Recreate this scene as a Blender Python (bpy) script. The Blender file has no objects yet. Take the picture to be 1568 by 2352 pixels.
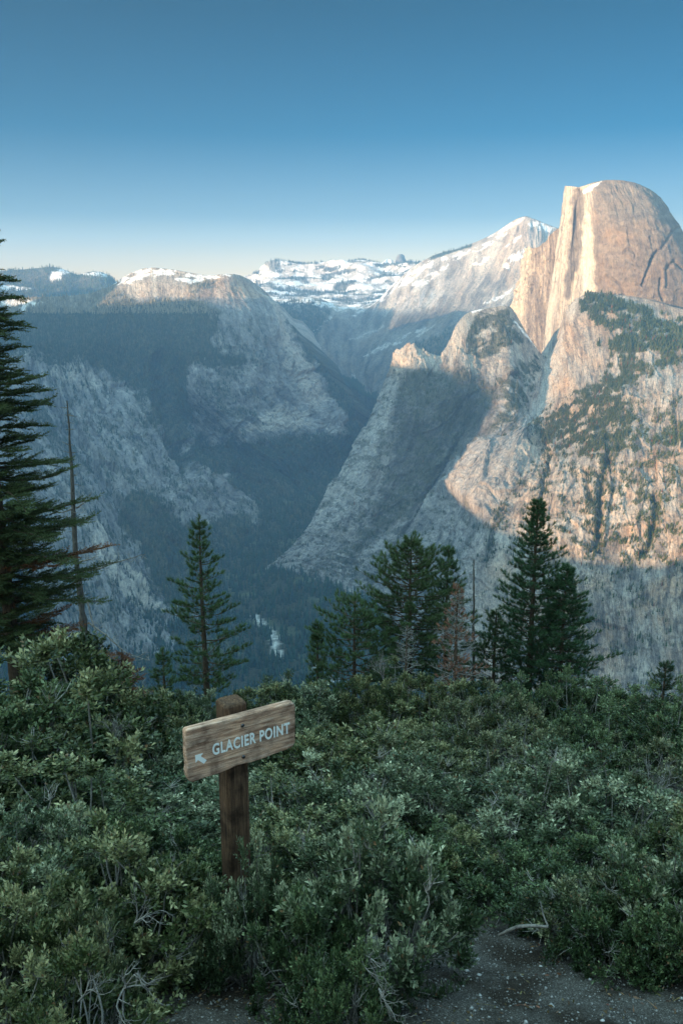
import bpy, math, os
import numpy as np
from mathutils import Vector

C = bpy.context.scene.collection
rng = np.random.default_rng(11)
PITCH = math.radians(13.66)
CP, SP = math.cos(PITCH), math.sin(PITCH)

# ---------------------------------------------------------------- helpers
SUNA = 47.
HAZE_BOX = (-7200, 6500, -3300, 13000, -1110, 880); HAZE_COL = (.25, .55, .97); HAZE_D = 6.4e-5
SKY_EL = math.radians(5.5); SKY_STR = .15; SKY_DUST = .6; SKY_OZ = 2.0
SKY_RAMP = [(0, (.92, .60, .48)), (.046, (.68, .44, .35)), (.088, (.23, .23, .245)), (.17, (.005, .125, .175)), (.29, (.0, .09, .12)), (.45, (.1, .25, .3)), (.65, (1.0, 1.0, .8)), (.8, (7.0, 5.5, 3.1)), (1, (9.5, 7.4, 4.0))]  # zenith of both ramps raised far above the visible sky, added foreground light
SKY_RAMP2 = [(0, (1.4, 1.0, .56)), (.3, (1.5, 1.1, .65)), (.6, (2.3, 1.75, 1.05)), (.8, (7.0, 5.5, 3.1)), (1, (9.5, 7.4, 4.0))]
SUN_STR = 5.0; SUN_COL = (1, .65, .38); EXPOSURE = 2.0
def at(X, Y, yw):
    """point at forward distance yw (metres) seen in direction (X, Y) of a 1568 x 2352 view"""
    X = np.asarray(X, float); Y = np.asarray(Y, float); yw = np.asarray(yw, float)
    u = (X - 784) / 2000.0; v = (1176 - Y) / 2000.0
    k = yw / (CP + v * SP)
    return np.stack([u * k, yw + 0 * k, (v * CP - SP) * k], -1)

def yw_at_z(Y, z):
    v = (1176-Y)/2000.0
    return z*(CP+v*SP)/(v*CP-SP)
def floor_z(yw): return float(np.interp(yw, [0, 2000, 3800, 4400, 5000, 5600, 6400], [-985, -975, -955, -890, -810, -680, -600]))
def toe(cols, dx, dy):
    """continue every fall line down past the valley floor"""
    out = []
    for i, c in enumerate(cols):
        x, y, w = c[-1]; f = i/(len(cols)-1); Y2 = y+dy[0]*(1-f)+dy[1]*f
        out.append(list(c)+[(x+dx[0]*(1-f)+dx[1]*f, Y2, min(w*.985, yw_at_z(Y2, floor_z(w)-45)))])
    return out
def sstep(a, b, x):
    t = np.clip((x - a) / (b - a), 0, 1)
    return t * t * (3 - 2 * t)

_G = np.array([[1,1,0],[-1,1,0],[1,-1,0],[-1,-1,0],[1,0,1],[-1,0,1],[1,0,-1],[-1,0,-1],
               [0,1,1],[0,-1,1],[0,1,-1],[0,-1,-1],[1,1,0],[-1,1,0],[0,-1,1],[0,-1,-1]], np.float32)
_perm = np.random.default_rng(5).permutation(1024).astype(np.int32)
def pn(x, y, z=0.0, seed=0):
    x, y, z = np.broadcast_arrays(np.asarray(x, np.float64), np.asarray(y, np.float64), np.asarray(z, np.float64))
    xi = np.floor(x).astype(np.int64); yi = np.floor(y).astype(np.int64); zi = np.floor(z).astype(np.int64)
    fx = (x - xi).astype(np.float32); fy = (y - yi).astype(np.float32); fz = (z - zi).astype(np.float32)
    u = fx*fx*fx*(fx*(fx*6-15)+10); v = fy*fy*fy*(fy*(fy*6-15)+10); w = fz*fz*fz*(fz*(fz*6-15)+10)
    def g(dx, dy, dz):
        h = _perm[(xi + dx + seed * 57) & 1023]
        h = _perm[(h + yi + dy) & 1023]
        h = _perm[(h + zi + dz) & 1023] & 15
        G = _G[h]
        return G[..., 0]*(fx-dx) + G[..., 1]*(fy-dy) + G[..., 2]*(fz-dz)
    a = g(0,0,0); b = g(1,0,0); c = g(0,1,0); d = g(1,1,0)
    e = g(0,0,1); f = g(1,0,1); h = g(0,1,1); i = g(1,1,1)
    l0 = a+u*(b-a); l1 = c+u*(d-c); l2 = e+u*(f-e); l3 = h+u*(i-h)
    m0 = l0+v*(l1-l0); m1 = l2+v*(l3-l2)
    return m0+w*(m1-m0)
def fbm(x, y, z=0.0, o=4, seed=0, gain=.5):
    s = 0; a = 1; f = 1.0
    for k in range(o):
        s = s + a*pn(x*f, y*f, z*f if not np.isscalar(z) or z else 0.37*k, seed+k); a *= gain; f *= 2.03
    return s
def ridged(x, y, z=0.0, o=4, seed=0, gain=.5):
    s = 0; a = 1; f = 1.0
    for k in range(o):
        s = s + a*(1-2.2*np.abs(pn(x*f, y*f, z*f if not np.isscalar(z) or z else 0.37*k, seed+k))); a *= gain; f *= 2.03
    return s

def facet(x, y, seed=0, o=2):
    """angular blocks: each jittered cell is a tilted plane (about -1..1), with sharp joints between cells"""
    tot = 0; amp = 1.0; f = 1.0
    for k in range(o):
        X_, Y_ = x*f+17.3*k, y*f+5.1*k
        xi = np.floor(X_).astype(np.int64); yi = np.floor(Y_).astype(np.int64)
        best = np.full(X_.shape, 1e9); val = np.zeros(X_.shape)
        for dx in (-1, 0, 1):
            for dy in (-1, 0, 1):
                h = _perm[(_perm[(xi+dx+seed*31+k*7) & 1023]+yi+dy) & 1023]
                h2 = _perm[h]; h3 = _perm[(h2+3) & 1023]; h4 = _perm[(h3+11) & 1023]; h5 = _perm[(h4+29) & 1023]
                cx = xi+dx+h2/1023.; cy = yi+dy+h3/1023.
                d = (X_-cx)**2+(Y_-cy)**2; m = d < best
                v = (h4/1023.-.5)*1.0+(X_-cx)*(h5/1023.-.5)*2.2+(Y_-cy)*(h/1023.-.5)*2.2
                val = np.where(m, v, val); best = np.where(m, d, best)
        tot = tot+amp*val; amp *= .45; f *= 2.3
    return tot

def poly_mask(X, Y, pts, soft=6., rough=0., rs=30., seed=0):
    """1 inside the outline pts, 0 outside, with a ragged edge"""
    pts = np.array(pts, float); n = len(pts)
    inside = np.zeros(X.shape, bool); d2 = np.full(X.shape, 1e18)
    for i in range(n):
        x0, y0 = pts[i]; x1, y1 = pts[(i+1) % n]
        cond = ((y0 > Y) != (y1 > Y))
        with np.errstate(divide='ignore', invalid='ignore'):
            xc = (x1-x0)*(Y-y0)/(y1-y0 if y1 != y0 else 1e-9)+x0
        inside ^= cond & (X < xc)
        ex, ey = x1-x0, y1-y0; L = ex*ex+ey*ey+1e-9
        t = np.clip(((X-x0)*ex+(Y-y0)*ey)/L, 0, 1)
        d2 = np.minimum(d2, (X-x0-t*ex)**2+(Y-y0-t*ey)**2)
    sd = np.sqrt(d2)*np.where(inside, 1, -1)
    if rough: sd = sd + rough*fbm(X/rs, Y/rs, 0.0, 4, seed+3)
    return sstep(-soft, soft, sd)

def line_mask(X, Y, pts, w=3., soft=1.0, rough=0., rs=12., seed=0):
    pts = np.array(pts, float); d2 = np.full(X.shape, 1e18)
    for i in range(len(pts)-1):
        x0, y0 = pts[i]; x1, y1 = pts[i+1]
        ex, ey = x1-x0, y1-y0; L = ex*ex+ey*ey+1e-9
        t = np.clip(((X-x0)*ex+(Y-y0)*ey)/L, 0, 1)
        d2 = np.minimum(d2, (X-x0-t*ex)**2+(Y-y0-t*ey)**2)
    d = np.sqrt(d2)
    if rough: d = d+rough*fbm(X/rs, Y/rs, 0.0, 3, seed+9)
    return 1-sstep(w-soft, w+soft, d)

def mk_mesh(name, verts, faces, mat=None, parent=None, smooth=True, col=None, link=True, st=None):
    """verts (N,3), faces (M,k) array or list of such arrays"""
    if not isinstance(faces, (list, tuple)): faces = [faces]
    faces = [np.asarray(f, np.int32) for f in faces if len(f)]
    me = bpy.data.meshes.new(name)
    verts = np.ascontiguousarray(verts, np.float32)
    me.vertices.add(len(verts)); me.vertices.foreach_set('co', verts.ravel())
    loops = np.concatenate([f.ravel() for f in faces])
    tot = np.concatenate([np.full(len(f), f.shape[1], np.int32) for f in faces])
    start = np.concatenate([[0], np.cumsum(tot)[:-1]]).astype(np.int32)
    me.loops.add(len(loops)); me.loops.foreach_set('vertex_index', loops)
    me.polygons.add(len(tot)); me.polygons.foreach_set('loop_start', start); me.polygons.foreach_set('loop_total', tot)
    me.update(calc_edges=True)
    if smooth: me.polygons.foreach_set('use_smooth', np.ones(len(tot), bool))
    if col is not None:
        col = np.asarray(col, np.float32)
        if col.shape[1] == 3: col = np.concatenate([col, np.ones((len(col), 1), np.float32)], 1)
        a = me.color_attributes.new('Col', 'FLOAT_COLOR', 'POINT'); a.data.foreach_set('color', np.ascontiguousarray(col).ravel())
    if st is not None:
        a = me.attributes.new('ST', 'FLOAT_VECTOR', 'POINT'); a.data.foreach_set('vector', np.ascontiguousarray(st, np.float32).ravel())
    if mat: me.materials.append(mat)
    o = bpy.data.objects.new(name, me)
    if link: C.objects.link(o)
    if parent: o.parent = parent
    return o

def tag(o, label=None, cat=None, group=None, kind=None):
    if label: o['label'] = label
    if cat: o['category'] = cat
    if group: o['group'] = group
    if kind: o['kind'] = kind
    return o

def empty(name, loc=(0, 0, 0), rz=0.0):
    o = bpy.data.objects.new(name, None); C.objects.link(o); o.location = loc; o.rotation_euler = (0, 0, rz)
    o.empty_display_size = .2
    return o

# ---------------------------------------------------------------- materials
def new_mat(name, rough=.8, spec=.3):
    m = bpy.data.materials.new(name); m.use_nodes = True
    nt = m.node_tree; b = nt.nodes['Principled BSDF']
    b.inputs['Roughness'].default_value = rough
    b.inputs['Specular IOR Level'].default_value = spec
    return m, nt, b
def nd(nt, t, **kw):
    n = nt.nodes.new(t)
    for k, v in kw.items():
        if k in n.inputs: n.inputs[k].default_value = v
        else: setattr(n, k, v)
    return n
def ramp(nt, src, stops):
    r = nt.nodes.new('ShaderNodeValToRGB'); e = r.color_ramp.elements
    while len(e) < len(stops): e.new(.5)
    for i, (p, c) in enumerate(stops):
        e[i].position = p; e[i].color = (*c, 1) if len(c) == 3 else c
    nt.links.new(src, r.inputs[0]); return r.outputs[0]
def mul(nt, a, b, fac=1.0, mode='MULTIPLY'):
    n = nt.nodes.new('ShaderNodeMix'); n.data_type = 'RGBA'; n.blend_type = mode
    n.inputs[0].default_value = fac
    for s, i in ((a, 6), (b, 7)):
        if isinstance(s, tuple): n.inputs[i].default_value = (*s, 1)
        else: nt.links.new(s, n.inputs[i])
    return n.outputs[2]

def rock_mat(name, scale, streak=1.0):
    """streaked, cracked rock; ST holds metres along and across the fall line"""
    m, nt, b = new_mat(name, .92, .12)
    at_ = nd(nt, 'ShaderNodeAttribute', attribute_name='Col')
    st = nd(nt, 'ShaderNodeAttribute', attribute_name='ST')
    tc = nd(nt, 'ShaderNodeTexCoord')
    def noise(src, sc3, det=4.0, rough=.65):
        mp = nt.nodes.new('ShaderNodeMapping'); mp.inputs['Scale'].default_value = sc3
        nt.links.new(src, mp.inputs[0])
        n = nd(nt, 'ShaderNodeTexNoise', Scale=1.0, Detail=det, Roughness=rough)
        nt.links.new(mp.outputs[0], n.inputs['Vector']); return n.outputs[0]
    k = scale
    a1 = noise(st.outputs['Vector'], (k*3.2, k*.5, 1))
    a2 = noise(st.outputs['Vector'], (k*9, k*1.6, 1))
    a3 = noise(tc.outputs['Object'], (k*2.6, k*2.6, k*2.6), 6.0, .72)
    r1 = ramp(nt, a1, [(.32, (.74, .74, .76)), (.5, (1, 1, 1)), (.68, (1.22, 1.2, 1.16))])
    r2 = ramp(nt, a2, [(.36, (.68, .68, .69)), (.5, (1, 1, 1)), (.66, (1.18, 1.17, 1.15))])
    r3 = ramp(nt, a3, [(.34, (.62, .62, .63)), (.46, (.97, .97, .97)), (.66, (1.22, 1.2, 1.17))])
    c = mul(nt, at_.outputs['Color'], r1, streak); c = mul(nt, c, r2, .8*streak); c = mul(nt, c, r3, .85)
    def crack(sc3, w, dark):
        mp = nt.nodes.new('ShaderNodeMapping'); mp.inputs['Scale'].default_value = sc3
        wn = nd(nt, 'ShaderNodeTexNoise', Scale=k*1.2, Detail=3.0); nt.links.new(tc.outputs['Object'], wn.inputs['Vector'])
        va = nt.nodes.new('ShaderNodeVectorMath'); va.operation = 'MULTIPLY_ADD'; va.inputs[1].default_value = (.5/k, .5/k, 0)
        nt.links.new(wn.outputs['Color'], va.inputs[0]); nt.links.new(st.outputs['Vector'], va.inputs[2]); nt.links.new(va.outputs[0], mp.inputs[0])
        v = nt.nodes.new('ShaderNodeTexVoronoi'); v.feature = 'DISTANCE_TO_EDGE'; v.inputs['Scale'].default_value = 1.0; nt.links.new(mp.outputs[0], v.inputs['Vector'])
        r = ramp(nt, v.outputs['Distance'], [(0, (dark,)*3), (w, (.97,)*3), (.3, (1.05,)*3)])
        fn = nd(nt, 'ShaderNodeTexNoise', Scale=k*.45+w, Detail=3.0); nt.links.new(tc.outputs['Object'], fn.inputs['Vector'])
        fr = nt.nodes.new('ShaderNodeMapRange'); fr.inputs[1].default_value = .42; fr.inputs[2].default_value = .62; fr.inputs[4].default_value = .95*(.35+.65*streak); nt.links.new(fn.outputs[0], fr.inputs[0])
        m_ = nt.nodes.new('ShaderNodeMix'); m_.data_type = 'RGBA'; m_.inputs[6].default_value = (1, 1, 1, 1); nt.links.new(fr.outputs[0], m_.inputs[0]); nt.links.new(r, m_.inputs[7])
        return m_.outputs[2]
    c = mul(nt, c, crack((k*1.3, k*.26, 1), .05, .42), 1.0); c = mul(nt, c, crack((k*4.0, k*.9, 1), .07, .55), 1.0)
    c = mul(nt, c, (1.12, 1.12, 1.12))
    nt.links.new(c, b.inputs['Base Color'])
    bp = nd(nt, 'ShaderNodeBump', Strength=.8, Distance=.34/k)
    ad = nd(nt, 'ShaderNodeMath', operation='ADD'); nt.links.new(a3, ad.inputs[0]); nt.links.new(a2, ad.inputs[1])
    nt.links.new(ad.outputs[0], bp.inputs['Height']); nt.links.new(bp.outputs[0], b.inputs['Normal'])
    return m
M_rock = rock_mat('granite', .02)
M_rockn = rock_mat('granite_near', .032); M_dome = rock_mat('dome_granite', .026, .35)
def col_mat(name, rough=.7, spec=.2):
    m, nt, b = new_mat(name, rough, spec)
    a = nd(nt, 'ShaderNodeAttribute', attribute_name='Col')
    nt.links.new(a.outputs['Color'], b.inputs['Base Color']); return m
M_fartree = col_mat('far_conifer', .9, .1)

# ---------------------------------------------------------------- curved sheets of mountain side
def hermite(A, t, n, axis):
    """interpolate array A along axis at knots t -> n samples (smooth)"""
    A = np.moveaxis(A, axis, 0)
    d = np.diff(A, axis=0)/np.diff(t)[:, None, None]
    m = np.empty_like(A); m[0] = d[0]; m[-1] = d[-1]
    h = np.diff(t)
    w0 = (h[1:]/(h[1:]+h[:-1]))[:, None, None]
    m[1:-1] = d[:-1]*w0+d[1:]*(1-w0)
    q = np.linspace(t[0], t[-1], n)
    i = np.clip(np.searchsorted(t, q, side='right')-1, 0, len(t)-2)
    hh = h[i]; s = (q-t[i])/hh; s = s[:, None, None]; hh = hh[:, None, None]
    R = (2*s**3-3*s**2+1)*A[i]+(s**3-2*s**2+s)*hh*m[i]+(-2*s**3+3*s**2)*A[i+1]+(s**3-s**2)*hh*m[i+1]
    return np.moveaxis(R, 0, axis), q

class Sheet: pass
def sheet(cols, res=2.2):
    A = np.array(cols, float)                    # (ncol, nrow, 3)
    A[..., 2] = np.log(A[..., 2])
    du = np.hypot(np.diff(A[..., 0], axis=0), np.diff(A[..., 1], axis=0)).mean(1)
    dv = np.hypot(np.diff(A[..., 0], axis=1), np.diff(A[..., 1], axis=1)).mean(0)
    tu = np.concatenate([[0], np.cumsum(du)]); tv = np.concatenate([[0], np.cumsum(dv)])
    nu = int(tu[-1]/res)+2; nv = int(tv[-1]/res)+2
    B, qu = hermite(A, tu, nu, 0)
    B, qv = hermite(B, tv, nv, 1)
    s = Sheet(); s.X = B[..., 0]; s.Y = B[..., 1]; s.D = np.exp(B[..., 2])
    s.P = at(s.X, s.Y, s.D); s.nu, s.nv = nu, nv
    ws = np.linalg.norm(np.diff(s.P, axis=0), axis=-1).mean(); wt = np.linalg.norm(np.diff(s.P, axis=1), axis=-1).mean()
    s.S = (np.arange(nu)*ws)[:, None]+np.zeros((nu, nv)); s.T = (np.arange(nv)*wt)[None, :]+np.zeros((nu, nv))
    s.S = s.S+22*fbm(s.P[..., 0]/420, s.P[..., 1]/420, s.P[..., 2]/420, 2, 201); s.px = s.D*2.3/2000.0
    return s
def normals(P):
    a = np.gradient(P, axis=0); b = np.gradient(P, axis=1)
    n = np.cross(b, a); n /= np.linalg.norm(n, axis=-1, keepdims=True)+1e-9
    flip = np.sign(-(n*P).sum(-1, keepdims=True)); flip[flip == 0] = 1
    return n*flip
def build_sheet(name, s, disp, col, mat, back=(0, 1, -.8), backn=6, backlen=900, sides=(None, None), bottom=None):
    """push the sheet out along its normals by disp, close it backwards behind its crest and sides, link it"""
    N = normals(s.P); s.P = s.P+N*disp[..., None]
    P = s.P; Cc = col
    def ext(edgeP, edgeC, vec, n, L):
        out = []
        for k in range(1, n+1):
            f = (k/n)**1.6*L
            q = edgeP+np.array(vec)*f
            q = q+fbm(q[..., 0:1]/180, q[..., 1:2]/180, 0.0, 3, 4)*np.array([0, 0, 1.])*min(f, 60)*.5
            out.append(q)
        return out, [edgeC]*n
    if back is not None:
        e, c = ext(P[:, 0], Cc[:, 0], back, backn, backlen)
        P = np.concatenate([np.stack(e[::-1], 1), P], 1); Cc = np.concatenate([np.stack(c[::-1], 1), Cc], 1)
    if bottom is not None:
        e, c = ext(P[:, -1], Cc[:, -1], bottom, 3, 300)
        P = np.concatenate([P, np.stack(e, 1)], 1); Cc = np.concatenate([Cc, np.stack(c, 1)], 1)
    if sides[0] is not None:
        e, c = ext(P[0], Cc[0], sides[0], 5, 700)
        P = np.concatenate([np.stack(e[::-1], 0), P], 0); Cc = np.concatenate([np.stack(c[::-1], 0), Cc], 0)
    if sides[1] is not None:
        e, c = ext(P[-1], Cc[-1], sides[1], 5, 700)
        P = np.concatenate([P, np.stack(e, 0)], 0); Cc = np.concatenate([Cc, np.stack(c, 0)], 0)
    ST = np.stack([s.S, s.T, 0*s.S], -1)
    pu = [0 if sides[0] is None else 5, 0 if sides[1] is None else 5]; pv = [0 if back is None else backn, 0 if bottom is None else 3]
    ST = np.pad(ST, (pu, pv, (0, 0)), 'edge')
    nu, nv = P.shape[:2]
    idx = np.arange(nu*nv).reshape(nu, nv)
    F = np.stack([idx[:-1, :-1], idx[:-1, 1:], idx[1:, 1:], idx[1:, :-1]], -1).reshape(-1, 4)
    o = mk_mesh(name, P.reshape(-1, 3), F, mat, col=Cc.reshape(-1, Cc.shape[-1]), st=ST.reshape(-1, 3))
    tag(o, kind='structure')
    return o

def far_trees(name, spots, hts, cols, label):
    """one mesh of many small pointed conifers (a wood too far off to count)"""
    n = len(spots); k = 5
    ang = np.arange(k)/k*2*math.pi
    ph = rng.random((n, 1))*6.28
    ring = np.stack([np.cos(ang+ph), np.sin(ang+ph), np.zeros((n, k))], -1)
    w = hts*rng.uniform(.13, .2, n)
    jag = rng.uniform(.75, 1.25, (n, k, 1))
    def tier(z0, z1, ww):
        v = ring*jag*(w*ww)[:, None, None]; v[..., 2] += (hts*z0)[:, None]+rng.uniform(-.04, .04, (n, k))*hts[:, None]
        ap = np.zeros((n, 1, 3)); ap[..., 0, 2] = hts*z1
        return np.concatenate([v, ap], 1)+spots[:, None]
    V = np.concatenate([tier(-.05, .66, 1.0), tier(.38, 1.0, .66)], 1)     # 12 verts
    f = []
    for b0 in (0, 6):
        for i in range(k): f.append([b0+i, b0+(i+1) % k, b0+5])
    f = np.array(f)[None]+(np.arange(n)*12)[:, None, None]
    vc = np.repeat(cols[:, None, :], 12, 1).copy()
    vc[:, 5] *= 1.15; vc[:, 11] *= 1.2
    o = mk_mesh(name, V.reshape(-1, 3), f.reshape(-1, 3), M_fartree, col=vc.reshape(-1, 3), smooth=False)
    return tag(o, label, 'forest', kind='stuff')
def pick(s, mask, n, seed=0):
    r = np.random.default_rng(seed)
    w = (mask*1.0).ravel(); w = np.where(w > .05, w, 0)
    cs = np.cumsum(w); i = np.searchsorted(cs, r.random(n)*cs[-1])
    i = np.clip(i, 0, w.size-1)
    u, v = np.divmod(i, s.nv)
    u2 = np.clip(u+1, 0, s.nu-1); v2 = np.clip(v+1, 0, s.nv-1); a = r.random((n, 1)); b = r.random((n, 1))
    P = s.P[u, v]*(1-a)*(1-b)+s.P[u2, v]*a*(1-b)+s.P[u, v2]*(1-a)*b+s.P[u2, v2]*a*b
    return P
def tree_cols(n, base, var=.35, seed=0, rust=0.0):
    r = np.random.default_rng(seed)
    c = np.array(base)[None]*(1+var*r.uniform(-1, 1, (n, 1)))*(1+.12*r.uniform(-1, 1, (n, 3)))
    if rust:
        k = r.random(n) < rust; c[k] = np.array([.16, .06, .03])*r.uniform(.7, 1.2, (k.sum(), 1))
    return c

G_mid = np.array([.37, .325, .285]); G_dark = np.array([.22, .195, .175]); G_pale = np.array([.48, .435, .385])
G_tan = np.array([.43, .325, .24]); SNOW = np.array([.86, .87, .9]); FLOOR = np.array([.075, .075, .05]); WOOD = np.array([.035, .05, .03])
def mixc(a, b, m): return a*(1-m[..., None])+b*m[..., None]
def granite(s, lam_s, lam_t, seed=0, contrast=1.0):
    """streaked rock tone, streaks along the fall line"""
    st = fbm(s.S/lam_s, s.T/lam_t, 0.0, 4, seed, .6)
    bl = fbm(s.P[..., 0]/260, s.P[..., 1]/260, s.P[..., 2]/260, 3, seed+7)
    t = np.clip(.5+contrast*(.75*st+.35*bl), 0, 1)
    c = mixc(mixc(G_dark+np.zeros(s.X.shape+(3,)), G_mid, sstep(0, .5, t)), G_pale, sstep(.5, 1, t))
    tan = sstep(.1, .5, fbm(s.S/(lam_s*4), s.T/(lam_t*2), 0.0, 3, seed+20))*.5
    return mixc(c, G_tan*(.7+.6*t[..., None]), tan)

# ======================================================================= THE MOUNTAINS
# -- far wooded hills at the left
def far_hills():
    cr = [(-200,632),(-60,626),(0,622),(50,619),(85,616),(115,613),(135,615),(155,622),(180,632),(200,626),(218,624),(240,628),(252,634),(265,646),(300,668),(350,690)]
    cols = [[(x, y, 8400), (x, y+(700-y)*.35, 8100), (x, y+(700-y)*.7, 7700), (x, 712, 7300)] for x, y in cr]
    s = sheet(cols, 1.7)
    X, Y = s.X, s.Y
    P = s.P
    d = 55*fbm(P[..., 0]/700, P[..., 1]/700, P[..., 2]/500, 4, 1)+10*fbm(P[..., 0]/70, P[..., 1]/70, P[..., 2]/70, 3, 2)
    d *= sstep(0, .25, np.linspace(0, 1, s.nv))[None, :]*.9+.1
    c = granite(s, 90, 200, 3)*.9
    sn = np.maximum.reduce([poly_mask(X, Y, [(112,632),(130,618),(160,616),(162,624),(130,636)], 3, 5, 14, 1),
                            poly_mask(X, Y, [(0,650),(30,648),(70,660),(60,666),(0,662)], 3, 4, 14, 2),
                            poly_mask(X, Y, [(186,628),(225,625),(250,632),(240,640),(205,636)], 3, 4, 10, 3)])
    sn = sn*sstep(-.25, .05, fbm(s.S/60, s.T/30, 0.0, 3, 8)+.25)
    c = mixc(c, SNOW, sn)
    fo = np.clip(1-sn*1.3, 0, 1)
    c = mixc(c, FLOOR, fo*.85)
    build_sheet('distant_hills', s, d, c, M_rock, backlen=2500)
    n = 5000
    sp = pick(s, fo*(.4+sstep(-.2, .3, fbm(X/20, Y/8, 0.0, 3, 5))), n, 1)
    far_trees('forest', sp, rng.uniform(18, 38, n), tree_cols(n, (.07, .085, .055), seed=1), 'dark conifer wood on the farthest hills at the left')

# -- snowy high country
def high_sierra():
    cr = [(500,660),(545,645),(575,640),(600,627),(615,612),(624,603),(632,599),(655,601),(680,606),(705,608),(740,604),(770,599),(800,601),(830,599),(850,603),(880,609),(910,611),(960,603),(1000,600),(1100,600),(1200,600)]
    cols = []
    for x, y in cr:
        b = 726
        cols.append([(x, y, 10000), (x-4, y+(b-y)*.22, 9800), (x-8, y+(b-y)*.42, 9550), (x-10, y+(b-y)*.62, 9300), (x-12, y+(b-y)*.82, 9050), (x-12, b, 8800)])
    s = sheet(cols, 1.7); X, Y, P = s.X, s.Y, s.P
    rough = sstep(0, .12, np.linspace(0, 1, s.nv))[None, :]*.85+.15
    big = ridged(P[..., 0]/1500+3, P[..., 1]/1100, P[..., 2]/900, 4, 31)
    d = (60*big+7*fbm(P[..., 0]/120, P[..., 1]/120, P[..., 2]/120, 3, 32))*rough
    tr = sstep(.10, .22, fbm(X/70+Y/60, Y/9, 0.0, 4, 33, .6)+.10*sstep(640, 700, Y)-.05)
    dark = np.maximum.reduce([poly_mask(X, Y, [(640,602),(690,607),(722,613),(735,618),(700,618),(665,612)], 3, 4, 10, 1),
                              poly_mask(X, Y, [(800,600),(830,598),(880,610),(930,618),(1000,620),(960,628),(860,612)], 3, 4, 12, 2),
                              poly_mask(X, Y, [(560,650),(640,668),(760,672),(800,664),(740,682),(640,678)], 3, 6, 12, 5)*.8,
                              poly_mask(X, Y, [(612,610),(640,606),(645,625),(630,636)], 3, 5, 8, 4)*.7])
    rockm = sstep(.1, .3, ridged(s.S/160, s.T/160, 0.0, 3, 37)-.75)*.7
    c = mixc(SNOW+np.zeros(X.shape+(3,)), G_mid*.8, rockm)
    m = np.clip(np.maximum(tr*.8, dark), 0, 1)
    c = mixc(c, np.array([.10, .11, .10]), m)
    build_sheet('snowy_mountains', s, d, c, M_rock, backlen=3000)
    n = 3500
    sp = pick(s, np.clip(m, 0, 1)**2, n, 2)
    far_trees('forest', sp, rng.uniform(18, 34, n), tree_cols(n, (.06, .075, .06), seed=2), 'thin dark lines of conifers across the snowfields on the skyline')
    # dark spire with a snowy shoulder on the skyline
    cr = [(872,612),(882,605),(890,600),(898,597),(904,602),(908,604),(913,598),(917,591),(921,590),(925,597),(931,603),(940,609),(950,612)]
    cols = [[(x, y, 10500-(30 if i % 2 else 0)), (x, y+(620-y)*.5, 10350), (x, 624, 10200)] for i, (x, y) in enumerate(cr)]
    s = sheet(cols, 1.2); X, Y, P = s.X, s.Y, s.P
    d = 25*ridged(s.S/90, s.T/200, 0.0, 3, 3)
    c = mixc(SNOW+np.zeros(X.shape+(3,)), np.array([.16, .16, .16]), sstep(909, 913, X))
    c = mixc(c, G_mid*.6, sstep(.2, .5, fbm(s.S/60, s.T/60, 0.0, 3, 5))*.5)
    build_sheet('rock_spire', s, d, c, M_rock, backlen=500)

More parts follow.
